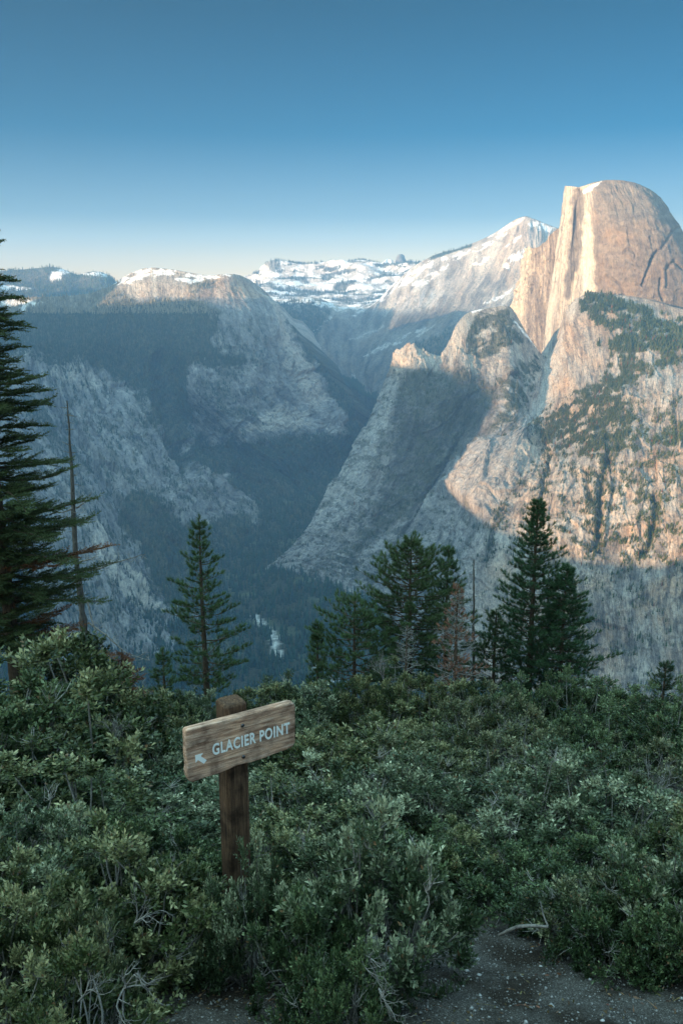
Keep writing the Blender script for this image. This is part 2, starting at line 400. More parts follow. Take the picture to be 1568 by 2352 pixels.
# -- the long slabby ridge right of the canyon head
def slab_ridge():
    cols = [
     [(560,712,8900),(600,750,8200),(660,805,7500),(715,850,6700),(765,905,5900)],
     [(590,702,8900),(640,740,8100),(690,800,7400),(730,850,6650),(772,902,5880)],
     [(650,688,8900),(670,745,8000),(715,805,7250),(750,855,6550),(785,900,5850)],
     [(720,684,8900),(720,740,8000),(740,800,7200),(770,855,6500),(800,900,5800)],
     [(790,704,8700),(775,760,7900),(770,810,7200),(790,860,6400),(815,905,5750)],
     [(850,702,8800),(820,765,7900),(800,820,7100),(805,865,6350),(825,910,5700)],
     [(905,650,9300),(870,745,8100),(835,815,7000),(820,870,6300),(835,915,5650)],
     [(950,612,9300),(905,725,8100),(860,808,6950),(835,870,6250),(842,918,5620)],
     [(985,592,9300),(930,715,8000),(880,800,6900),(845,870,6200),(850,920,5600)],
     [(1060,569,9200),(1000,690,8000),(930,790,6800),(880,865,6100),(865,925,5500)],
     [(1130,538,9100),(1070,670,7900),(990,780,6700),(920,860,5950),(885,930,5400)],
     [(1180,506,9000),(1130,655,7800),(1040,775,6600),(955,860,5850),(900,936,5340)],
     [(1205,497,9000),(1165,645,7750),(1085,770,6550),(990,865,5780),(920,942,5280)],
     [(1222,502,9000),(1200,640,7700),(1130,770,6500),(1030,870,5700),(950,950,5250)],
     [(1245,511,9000),(1240,640,7700),(1200,780,6500),(1100,890,5650),(1000,970,5200)],
     [(1268,520,9000),(1270,645,7700),(1245,790,6500),(1150,900,5600),(1050,980,5150)],
     [(1310,535,9000),(1320,650,7700),(1320,800,6500),(1250,910,5600),(1150,990,5100)],
     [(1400,570,9000),(1420,670,7700),(1420,820,6500),(1350,930,5600),(1250,1000,5100)]]
    cols = [[(x, y, 5500+(w-5500)*.75) for x, y, w in c] for c in cols]
    s = sheet(cols, 1.7); X, Y, P = s.X, s.Y, s.P
    crest = sstep(0, .06, np.linspace(0, 1, s.nv))[None, :]*.9+.1
    d = (30*fbm(s.S/900, s.T/1600, 0.0, 3, 41)+11*ridged(s.S/170, s.T/900, 0.0, 4, 42)+5*ridged(s.S/40, s.T/260, 0.0, 3, 43)
         +7*facet(s.S/60, s.T/260, 44)+3*fbm(P[..., 0]/110, P[..., 1]/110, P[..., 2]/110, 3, 44))*crest
    c = granite(s, 70, 700, 45, 1.1)
    up = 1-sstep(715, 740, Y)
    # snow: along the crest and in diagonal gullies
    sn = np.maximum.reduce([
        poly_mask(X, Y, [(1010,600),(1070,580),(1120,560),(1165,528),(1200,500),(1170,528),(1130,566),(1090,585),(1040,606)], 2.5, 7, 18, 1),
        poly_mask(X, Y, [(1120,546),(1180,508),(1208,497),(1190,512),(1150,538)], 2.5, 3, 14, 2),
        poly_mask(X, Y, [(1088,612),(1105,600),(1125,595),(1118,612),(1095,615)], 2, 5, 14, 3),
        poly_mask(X, Y, [(1140,575),(1165,560),(1200,540),(1195,550),(1165,570)], 2, 5, 14, 4),
        poly_mask(X, Y, [(1155,618),(1175,590),(1205,575),(1200,592),(1170,625)], 2, 6, 12, 5),
        poly_mask(X, Y, [(1208,504),(1235,512),(1268,522),(1262,536),(1240,530),(1215,526)], 2, 7, 10, 6),
        poly_mask(X, Y, [(870,660),(930,630),(985,600),(1000,606),(940,650),(880,690),(820,712),(790,706)], 3, 12, 20, 7),
        poly_mask(X, Y, [(940,660),(990,630),(1030,612),(1020,625),(960,665)], 2, 6, 12, 8)*.8,
        poly_mask(X, Y, [(560,700),(640,684),(700,680),(780,700),(830,712),(780,716),(680,700)], 3, 10, 14, 9)*.8,
        line_mask(X, Y, [(720,770),(745,745),(760,735)], 2.2, 1.5, 2, 8, 1)*.6, line_mask(X, Y, [(810,730),(850,706)], 3, 2, 3, 8, 2)*.8,
        line_mask(X, Y, [(838,823),(880,800),(930,775),(975,755)], 3, 2, 3.5, 9, 2)*.6,
        line_mask(X, Y, [(838,823),(870,805),(925,792)], 3, 2, 3.5, 9, 3)*.7, line_mask(X, Y, [(960,775),(985,760),(1000,745)], 3, 2, 2.5, 9, 4)*.55,
        line_mask(X, Y, [(800,785),(850,765),(880,752)], 2.5, 2, 3.5, 9, 5)*.4, line_mask(X, Y, [(812,866),(818,882),(812,893)], 4, 3, 2.5, 9, 6)*.6,
        line_mask(X, Y, [(1110,700),(1150,685),(1172,672)], 3, 2, 2.5, 9, 7),
    ])
    lit_lines = sstep(.55, .9, ridged(s.S/60+5, s.T/700, 0.0, 3, 47))*up*sstep(1060, 980, X)*.2
    sn = np.maximum(sn, lit_lines*sstep(560, 640, Y))
    fo = np.maximum.reduce([poly_mask(X, Y, [(980,592),(1010,580),(1085,562),(1080,569),(1030,585),(990,600)], 2, 3, 12, 11),
        poly_mask(X, Y, [(620,700),(700,690),(760,720),(740,780),(700,800),(650,740)], 10, 25, 40, 12)*.75,
        poly_mask(X, Y, [(700,805),(760,845),(830,900),(880,930),(800,940),(740,890)], 8, 20, 30, 13)*.9,
        poly_mask(X, Y, [(880,890),(960,800),(1040,760),(1060,800),(950,880),(900,930)], 8, 20, 30, 14)*.55])
    sn = sn*sstep(-.30, -.02, fbm(s.S/55, s.T/120, 0.0, 4, 49, .65)); low = sstep(700, 730, Y); c = c*(1-.55*low)[..., None]; sn = sn*(1-.5*low)  # slabs and snow below the shadow line painted darker, shade in the colour
    c = mixc(c, FLOOR, fo)
    c = mixc(c, SNOW, np.clip(sn, 0, 1))
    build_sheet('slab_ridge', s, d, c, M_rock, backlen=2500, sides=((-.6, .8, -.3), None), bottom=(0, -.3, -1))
    n = 5000
    sp = pick(s, fo**2, n, 3)
    far_trees('forest', sp, rng.uniform(14, 28, n), tree_cols(n, (.04, .055, .04), seed=3), 'conifers in the canyon between the snowy slabs and the cliff')

# -- the great left massif: wooded plateau, cliff-nosed peak, granite aprons down to the valley
def left_massif():
    def col(xs, ys, ds): return list(zip(xs, ys, ds))
    cols = [
     col([-260,-260,-255,-235,-190,-120,-20,100,210],[692,706,760,830,930,1060,1200,1400,1600],[5000,4850,4450,4080,3650,3150,2750,2350,2080]),
     col([-60,-60,-55,-40,0,70,160,250,330],[685,706,760,830,930,1055,1190,1350,1500],[4900,4750,4380,4050,3700,3300,2950,2600,2320]),
     col([60,60,65,75,100,150,220,300,378],[682,706,760,822,930,1050,1170,1300,1414],[4870,4720,4380,4080,3800,3500,3150,2850,2600]),
     col([160,160,165,180,215,265,320,370,410],[677,705,760,822,920,1010,1100,1180,1250],[4850,4700,4430,4180,3930,3750,3500,3300,3150]),
     col([230,230,235,250,290,345,400,450,500],[665,702,760,830,915,990,1060,1130,1200],[4900,4750,4520,4330,4130,3950,3800,3650,3500]),
     col([264,264,268,284,322,378,435,490,545],[651,698,760,830,912,985,1050,1120,1184],[4950,4800,4600,4420,4220,4080,3960,3850,3720]),
     col([290,290,295,310,345,400,460,520,582],[633,692,760,830,910,980,1045,1110,1168],[5000,4850,4660,4490,4310,4220,4130,4050,3960]),
     col([330,330,335,350,372,425,485,550,615],[618,690,760,830,907,974,1037,1095,1143],[5050,4900,4720,4560,4430,4415,4330,4220,4060]),
     col([385,385,390,402,425,475,535,600,660],[619,690,760,830,903,966,1024,1074,1112],[5080,4930,4760,4620,4500,4460,4400,4300,4200]),
     col([440,440,445,455,480,525,580,640,690],[628,690,760,830,900,960,1015,1060,1100],[5080,4930,4760,4600,4460,4420,4370,4300,4250]),
     col([480,484,490,505,535,580,628,678,718],[633,690,760,830,897,957,1008,1050,1086],[5100,4950,4790,4650,4530,4470,4420,4370,4320]),
     col([515,524,534,556,590,635,678,718,750],[630,690,762,832,898,953,1000,1038,1070],[5120,4980,4830,4710,4610,4570,4520,4480,4430]),
     col([545,560,575,600,635,675,710,745,770],[631,695,765,835,900,950,995,1030,1060],[5180,5060,4920,4800,4700,4650,4600,4550,4500]),
     col([575,595,612,642,685,722,752,778,795],[643,702,770,840,900,945,985,1018,1045],[5300,5170,5030,4930,4840,4780,4740,4700,4680]),
     col([605,622,642,680,722,758,785,803,815],[665,712,772,835,890,932,970,1000,1030],[5520,5380,5230,5110,5030,4980,4920,4880,4850]),
     col([628,642,667,706,748,782,803,818,828],[690,738,782,830,872,905,940,975,1010],[5950,5780,5600,5450,5300,5200,5120,5060,5000])]
    s = sheet(toe(cols, (90, 20), (90, 35)), 1.55); X, Y, P = s.X, s.Y, s.P
    vv = np.linspace(0, 1, s.nv)[None, :]
    crest = sstep(0, .05, vv)*.88+.12
    d = (70*fbm(s.S/800, s.T/900, 0.0, 3, 51)+22*facet(s.S/150, s.T/420, 52)*sstep(740, 900, Y)
         +34*ridged(s.S/120, s.T/900, 0.0, 3, 53)*sstep(470, 600, X)*sstep(640, 720, Y)
         +9*facet(s.S/38, s.T/90, 54)*sstep(700, 860, Y)+7*fbm(P[..., 0]/90, P[..., 1]/90, P[..., 2]/90, 3, 55))*crest
    # gullies
    g = line_mask(X, Y, [(360,830),(375,920),(400,1000),(445,1075)], 14, 12, 10, 30, 5)+line_mask(X, Y, [(120,900),(180,1000),(260,1120),(345,1240)], 9, 9, 9, 30, 6)
    d -= 55*np.clip(g, 0, 1)
    c = granite(s, 45, 300, 56, .9)
    up = 1-sstep(690, 700, Y)  # band above the shadow line, where sunlight is painted into the colours
    fo = np.maximum.reduce([
        poly_mask(X, Y, [(-300,715),(-300,672),(200,660),(262,640),(300,690),(470,700),(500,760),(490,800),(560,850),(450,850),(420,930),(400,1000),(440,1060),(400,1010),(340,960),(300,870),(240,840),(200,812),(80,808),(-300,830)], 8, 26, 40, 1),
        poly_mask(X, Y, [(395,900),(450,930),(440,1080),(380,1000)], 8, 20, 30, 2),
        poly_mask(X, Y, [(640,720),(830,880),(830,1060),(740,1060),(790,980),(740,900),(690,840),(655,770)], 7, 14, 20, 3),
        poly_mask(X, Y, [(440,1000),(520,1010),(700,1030),(850,1040),(850,1120),(560,1150),(520,1100),(450,1060)], 7, 22, 30, 4),
        poly_mask(X, Y, [(300,1100),(410,1220),(560,1180),(640,1300),(420,1430),(360,1380),(330,1280),(270,1190)], 8, 18, 30, 5),
        sstep(1000, 1035, Y+14*fbm(X/20, Y/20, 0.0, 3, 7))*sstep(560, 600, X),
        poly_mask(X, Y, [(60,880),(100,930),(150,1000),(220,1080),(200,1100),(100,1000),(40,920)], 8, 22, 25, 6)*.8,
        poly_mask(X, Y, [(410,640),(520,650),(470,670),(440,710),(400,690)], 4, 16, 16, 7)*.8])
    patch = sstep(-.12, .32, .8*fbm(s.S/42, s.T/130, 0.0, 5, 57, .75)+.5*fbm(X/60, Y/40, 0.0, 3, 60)+.2*fbm(X/6, Y/4, 0.0, 2, 58))*sstep(700, 800, Y)*.62*(1-sstep(560, 640, X))
    fo = np.clip(np.maximum(fo, patch), 0, 1)
    sn = np.maximum.reduce([poly_mask(X, Y, [(264,652),(300,626),(335,617),(420,622),(400,634),(340,640),(300,655)], 3, 9, 16, 8),
        poly_mask(X, Y, [(400,650),(430,632),(470,630),(545,630),(530,636),(480,642),(440,662)], 3, 7, 12, 9),
        poly_mask(X, Y, [(-60,690),(20,684),(100,690),(60,698)], 3, 6, 12, 10)*.7])
    sn *= sstep(-.35, -.1, fbm(s.S/60, s.T/26, 0.0, 4, 59))
    red = poly_mask(X, Y, [(440,700),(470,655),(520,632),(560,640),(600,690),(610,715)], 8, 10, 30, 12)
    c = mixc(c, c*np.array([1.12, .93, .82]), red*.8)
    bench = poly_mask(X, Y, [(265,660),(430,630),(440,700),(300,700)], 5, 10, 20, 13)
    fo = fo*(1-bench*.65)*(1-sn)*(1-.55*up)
    grey = c.mean(-1, keepdims=True)*np.array([.97, 1.0, 1.05]); c = c*(1-.75*(1-up)[..., None])+grey*.75*(1-up)[..., None]; c = c*(.64+.32*up)[..., None]  # rock below the shadow line painted darker and greyer as shade
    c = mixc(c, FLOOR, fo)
    pale = np.maximum.reduce([poly_mask(X, Y, [(600,740),(650,760),(750,930),(700,940),(640,850)], 8, 10, 20, 14)*.5,
        poly_mask(X, Y, [(598,678),(634,698),(646,770),(664,812),(630,800),(608,745)], 5, 5, 14, 18)*.75,
        poly_mask(X, Y, [(560,1000),(700,1000),(700,960),(640,940),(590,960)], 6, 12, 20, 15)*.5,
        poly_mask(X, Y, [(210,1210),(270,1260),(330,1340),(372,1410),(320,1390),(250,1330),(200,1260)], 5, 9, 16, 16)*.7,
        poly_mask(X, Y, [(200,815),(240,850),(260,880),(190,870),(120,850),(110,818)], 5, 14, 20, 17)*.4])
    c = mixc(c, G_pale, pale*(1-fo))
    c = mixc(c, SNOW, sn)
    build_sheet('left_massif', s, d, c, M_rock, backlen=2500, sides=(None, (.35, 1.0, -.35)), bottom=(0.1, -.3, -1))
    n = 42000
    wt = fo**1.5*(.35+sstep(-.3, .3, fbm(X/12, Y/12, 0.0, 3, 6)))
    sp = pick(s, wt, n, 4)
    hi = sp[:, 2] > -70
    base = np.where(hi[:, None], np.array([.20, .17, .12]), np.array([.036, .052, .036]))  # trees in the sunlit band get a paler colour, sunlight painted in
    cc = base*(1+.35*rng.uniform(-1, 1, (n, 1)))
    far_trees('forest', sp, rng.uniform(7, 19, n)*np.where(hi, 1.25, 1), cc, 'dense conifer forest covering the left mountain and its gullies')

# -- valley floor
def valley():
    nx, ny = 420, 620
    xs = np.linspace(-3200, 3400, nx)[:, None]+np.zeros((nx, ny)); ys = np.linspace(900, 6400, ny)[None, :]+np.zeros((nx, ny))
    base = np.interp(ys, [0, 2000, 3800, 4400, 5000, 5600, 6400], [-985, -975, -955, -890, -810, -680, -600])
    z = base+18*fbm(xs/500, ys/500, 0.0, 4, 61)+2.5*fbm(xs/40, ys/40, 0.0, 3, 62)
    s = Sheet(); s.P = np.stack([xs, ys, z], -1); s.nu, s.nv = nx, ny
    # river: a pale winding strip of gravel and water
    rp = at([585,612,628,632,640,700,722,730,780], [1420,1445,1468,1490,1530,1500,1530,1560,1600], [2590,2500,2420,2350,2250,2320,2250,2180,2100])[:, :2]
    riv = line_mask(xs, ys, rp[:5], 9, 6, 10, 30, 1); riv = np.maximum(riv, line_mask(xs, ys, rp[6:], 5, 4, 8, 30, 2))
    c = np.zeros(xs.shape+(3,))+FLOOR*.8
    clear = sstep(.25, .5, fbm(xs/160, ys/160, 0.0, 4, 66))
    c = mixc(c, np.array([.10, .12, .07]), clear*.6)
    c = mixc(c, np.array([.60, .62, .62]), riv)
    idx = np.arange(nx*ny).reshape(nx, ny)
    F = np.stack([idx[:-1, :-1], idx[1:, :-1], idx[1:, 1:], idx[:-1, 1:]], -1).reshape(-1, 4)
    o = mk_mesh('valley_floor', s.P.reshape(-1, 3), F, M_rock, col=c.reshape(-1, 3), st=s.P.reshape(-1, 3)); tag(o, kind='structure')
    n = 46000
    # only where the view can reach
    w = (np.abs(xs) < 260+ys*.42)*(ys > 1900)*(1-riv)*(1-.6*clear)*(.4+sstep(-.3, .3, fbm(xs/90, ys/90, 0.0, 3, 6)))*(3000/ys)
    sp = pick(s, w, n, 5)
    far_trees('forest', sp, rng.uniform(16, 36, n), tree_cols(n, (.036, .055, .04), .45, seed=5), 'dark conifer forest filling the valley floor around the river')

# -- right massif: low shaded peak, lit shoulder, the big slope under the dome
def right_massif():
    cols = [
     [(903,832,3750),(870,900,3650),(838,980,3500),(800,1065,3370),(755,1150,3250),(700,1230,3150),(612,1303,3080)],
     [(915,800,3700),(902,880,3530),(880,960,3400),(845,1050,3280),(800,1140,3190),(740,1225,3120),(655,1306,3060)],
     [(935,790,3680),(930,875,3470),(910,958,3350),(872,1050,3240),(825,1143,3150),(765,1230,3080),(685,1312,3020)],
     [(962,796,3670),(965,870,3440),(945,960,3310),(905,1052,3210),(855,1148,3120),(797,1238,3040),(725,1320,2970)],
     [(985,812,3660),(988,882,3430),(970,965,3295),(932,1056,3190),(880,1155,3090),(825,1245,3000),(755,1330,2920)],
     [(1012,812,3680),(1015,885,3430),(1000,965,3290),(960,1058,3180),(905,1160,3070),(850,1252,2970),(785,1337,2890)],
     [(1050,742,3820),(1065,850,3520),(1050,950,3340),(1005,1050,3190),(945,1160,3040),(885,1260,2910),(825,1350,2810)],
     [(1080,716,3920),(1100,832,3600),(1095,935,3400),(1050,1042,3230),(990,1145,3060),(930,1255,2900),(865,1360,2770)],
     [(1120,708,3980),(1138,825,3620),(1132,938,3360),(1078,1045,3080),(1022,1140,2900),(965,1250,2740),(900,1370,2600)],
     [(1168,703,4020),(1170,818,3620),(1162,938,3265),(1108,1039,2955),(1048,1140,2785),(998,1249,2625),(928,1379,2485)],
     [(1182,718,4030),(1188,835,3630),(1178,950,3250),(1124,1044,2935),(1064,1143,2755),(1012,1256,2590),(944,1387,2450)],
     [(1212,772,4010),(1214,862,3640),(1200,967,3240),(1148,1053,2895),(1090,1147,2700),(1036,1269,2520),(973,1404,2375)],
     [(1240,812,3980),(1235,882,3650),(1215,980,3230),(1170,1060,2860),(1110,1150,2650),(1060,1280,2450),(1000,1420,2300)],
     [(1283,778,3960),(1281,858,3600),(1265,965,3180),(1240,1065,2800),(1190,1160,2560),(1150,1300,2350),(1110,1480,2150)],
     [(1309,698,3950),(1320,795,3600),(1325,925,3150),(1315,1042,2780),(1290,1160,2500),(1270,1320,2270),(1250,1540,2050)],
     [(1355,672,3950),(1362,780,3570),(1368,910,3120),(1362,1035,2740),(1345,1160,2470),(1330,1325,2240),(1312,1570,2020)],
     [(1400,676,3950),(1405,772,3550),(1410,902,3100),(1405,1030,2720),(1395,1160,2450),(1385,1330,2220),(1370,1590,2000)],
     [(1480,686,3920),(1485,778,3520),(1488,900,3060),(1485,1030,2690),(1480,1160,2420),(1475,1335,2190),(1470,1610,1960)],
     [(1580,712,3880),(1580,792,3480),(1580,905,3020),(1580,1030,2650),(1580,1160,2380),(1580,1340,2150),(1580,1630,1930)],
     [(1700,720,3850),(1700,800,3450),(1700,910,2980),(1700,1030,2600),(1700,1160,2340),(1700,1340,2110),(1700,1640,1900)],
     [(1850,720,3800),(1850,800,3400),(1850,910,2950),(1850,1030,2560),(1850,1160,2300),(1850,1340,2080),(1850,1650,1880)]]
    s = sheet(toe(cols, (-30, -30), (30, 120)), 1.5); X, Y, P = s.X, s.Y, s.P
    vv = np.linspace(0, 1, s.nv)[None, :]
    crest = sstep(0, .05, vv)*.85+.15
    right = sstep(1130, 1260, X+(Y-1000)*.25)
    d = (26*fbm(P[..., 0]/500, P[..., 1]/500, P[..., 2]/500, 3, 71)+8*facet(s.S/110, s.T/300, 172)+3.6*facet(s.S/34, s.T/70, 173)+5*ridged(s.S/190, s.T/400, 0.0, 3, 72)
         +2.0*facet(s.S/12, s.T/30, 174, 1)+2.5*fbm(P[..., 0]/60, P[..., 1]/60, P[..., 2]/60, 3, 75))*crest
    # dark clefts in the lit wall
    cl = [([(1262,1045),(1255,1075),(1245,1100),(1250,1130),(1240,1150)], 4, 16), ([(1395,1050),(1385,1090),(1375,1140),(1378,1180),(1368,1260)], 7, 28),
          ([(1345,1090),(1350,1130),(1362,1160)], 5, 12), ([(1500,1140),(1510,1170),(1500,1200),(1490,1240),(1470,1270)], 6, 20), ([(1150,1165),(1130,1230),(1110,1290)], 5, 8)]
    clm = 0
    for i, (p, w, dp) in enumerate(cl):
        m = line_mask(X, Y, p, w, w*.9, 9, 16, 20+i); d = d-dp*m; clm = np.maximum(clm, m if np.isscalar(clm) else m)
    # big smooth slab standing proud of the wall, jagged pinnacles on the low peak
    d += 40*poly_mask(X, Y, [(1020,1120),(1110,1025),(1200,1000),(1230,1040),(1150,1130),(1100,1180)], 18, 8, 30, 30)
    d += 16*facet(s.S/45, s.T/80, 78)*sstep(850, 800, Y)*sstep(1060, 1000, X)
    low = sstep(1120, 1000, X+(Y-900)*.2)
    c = granite(s, 34, 170, 77, 1.1)
    tan = sstep(-.3, .4, fbm(X/90, Y/60, 0.0, 3, 79))*right
    c = mixc(c, c*np.array([1.16, .98, .84]), tan*.8)
    fo = np.maximum.reduce([
        poly_mask(X, Y, [(1060,745),(1090,722),(1168,706),(1195,745),(1215,790),(1190,780),(1150,800),(1110,820),(1080,800)], 5, 16, 22, 1),
        poly_mask(X, Y, [(1190,830),(1250,815),(1240,860),(1215,910),(1190,940),(1150,1000),(1130,990),(1160,930),(1145,880)], 5, 18, 22, 2),
        poly_mask(X, Y, [(1320,680),(1400,672),(1450,700),(1568,730),(1700,740),(1700,775),(1560,772),(1480,765),(1390,760),(1340,730)], 6, 12, 22, 3)*1.0,
        poly_mask(X, Y, [(1400,770),(1568,775),(1568,830),(1480,850),(1440,900),(1460,980),(1400,1050),(1380,1040),(1300,1030),(1230,1010),(1260,960),(1300,940),(1380,850),(1390,800)], 8, 26, 26, 4)*.95,
        poly_mask(X, Y, [(1480,1000),(1600,960),(1620,1020),(1520,1030)], 6, 16, 20, 5)*.85,
        poly_mask(X, Y, [(920,850),(1060,850),(1140,900),(1120,960),(1040,1010),(950,960),(915,900)], 8, 24, 30, 6)*.7,
        poly_mask(X, Y, [(960,1010),(1060,1000),(1000,1120),(930,1200),(850,1260),(820,1330),(700,1320),(800,1270),(880,1170),(930,1090)], 8, 22, 28, 7)*.8])
    gul = np.maximum.reduce([line_mask(X, Y, p, 11, 9, 14, 18, 50+i) for i, (p, w, dp) in enumerate(cl)])*.6
    scat = sstep(.08, .3, fbm(s.S/60, s.T/45, 0.0, 4, 80, .65))*right*.5*sstep(880, 960, Y)
    scat = np.maximum(scat, sstep(.12, .3, fbm(s.S/50, s.T/60, 0.0, 4, 81, .65))*(1-right)*.6*sstep(850, 870, Y))
    fo = np.clip(np.maximum.reduce([fo*(sstep(-.45, .05, fbm(s.S/70, s.T/50, 0.0, 4, 82, .6))), scat, gul]), 0, 1)
    bare = np.maximum.reduce([poly_mask(X, Y, [(1010,1120),(1110,1025),(1190,1005),(1240,1050),(1180,1110),(1120,1180),(1010,1130)], 6, 10, 20, 31),
        poly_mask(X, Y, [(1240,812),(1290,720),(1300,780),(1280,880),(1240,960),(1200,1000),(1220,900)], 5, 8, 16, 32),
        poly_mask(X, Y, [(1250,1050),(1350,1050),(1350,1150),(1300,1220),(1200,1200),(1200,1100)], 8, 12, 20, 33)*.5,
        poly_mask(X, Y, [(1010,812),(1050,742),(1080,716),(1092,722),(1060,780),(1040,820)], 4, 4, 10, 34),
        poly_mask(X, Y, [(905,790),(985,800),(1010,815),(1005,845),(905,850)], 4, 4, 10, 35)])
    fo = fo*(1-bare*.85)
    fo = fo*(1-sstep(1250, 1320, Y)*sstep(1040, 1100, X)*.55)
    pale = np.maximum.reduce([poly_mask(X, Y, [(903,850),(870,900),(838,980),(800,1065),(755,1150),(700,1230),(612,1303),(680,1306),(780,1200),(850,1100),(880,1000),(915,900)], 5, 12, 22, 36)*.65,
        poly_mask(X, Y, [(1285,740),(1302,760),(1300,810),(1275,870),(1248,960),(1212,1005),(1180,1010),(1232,900)], 4, 5, 14, 37)*1.2,
        bare*.35,
        line_mask(X, Y, [(1110,1020),(1010,1130),(940,1190),(870,1260),(800,1320)], 7, 6, 9, 20, 38)*.6,
        line_mask(X, Y, [(1000,1010),(960,1110),(880,1200),(790,1290)], 6, 6, 9, 20, 39)*.5,
        poly_mask(X, Y, [(1400,1480),(1480,1400),(1568,1380),(1568,1600),(1440,1600)], 10, 30, 30, 40)*.5*sstep(0, .3, fbm(s.S/40, s.T/150, 0.0, 3, 83))])
    c = mixc(c, G_pale*1.15, np.clip(pale, 0, 1)*(1-fo*.7))
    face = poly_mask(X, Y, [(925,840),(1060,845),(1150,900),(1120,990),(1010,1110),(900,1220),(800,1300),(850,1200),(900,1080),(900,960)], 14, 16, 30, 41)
    c = c*(1-.24*(1-right)*sstep(840, 870, Y)-.36*face-.12)[..., None]  # shade of the low peak and its face painted into the rock tone
    shd = (1-right)*sstep(850, 880, Y)*.6; c = c*(1-shd[..., None])+c.mean(-1, keepdims=True)*np.array([.98, 1.0, 1.04])*shd[..., None]  # shaded side also greyed in colour
    stain = sstep(.12, .5, fbm(s.S/26, s.T/160, 0.0, 4, 84, .65)+.6*fbm(X/80, Y/50, 0.0, 2, 86))*sstep(1180, 1300, Y)*sstep(1150, 1280, X)
    c = mixc(c, G_dark*.6, stain*.75)
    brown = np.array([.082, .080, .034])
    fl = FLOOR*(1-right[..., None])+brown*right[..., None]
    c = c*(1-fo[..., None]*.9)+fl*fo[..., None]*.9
    c = c*(1-clm[..., None]*.6)+G_dark*.4*clm[..., None]*.6
    sn = np.maximum(line_mask(X, Y, [(1180,742),(1200,765),(1222,785),(1240,806)], 3, 1.6, 3, 8, 1), line_mask(X, Y, [(1085,716),(1100,712),(1110,706)], 2.5, 1.5, 2, 8, 2))
    c = mixc(c, SNOW, sn)
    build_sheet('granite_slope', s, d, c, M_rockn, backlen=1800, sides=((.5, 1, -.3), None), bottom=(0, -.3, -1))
    n = 24000
    lit = right
    sp_w = fo**1.3*(.12+.88*lit)*(.25+sstep(-.2, .3, fbm(X/9, Y/9, 0.0, 3, 6)))
    sp = pick(s, sp_w, n, 6)
    ht = rng.uniform(6, 17, n)*np.where(sp[:, 2] > -190, 1.4, .8)
    far_trees('forest', sp, ht, tree_cols(n, (.055, .066, .024), .4, seed=6, rust=.02), 'scattered pines and scrub on the granite slope below the great dome')

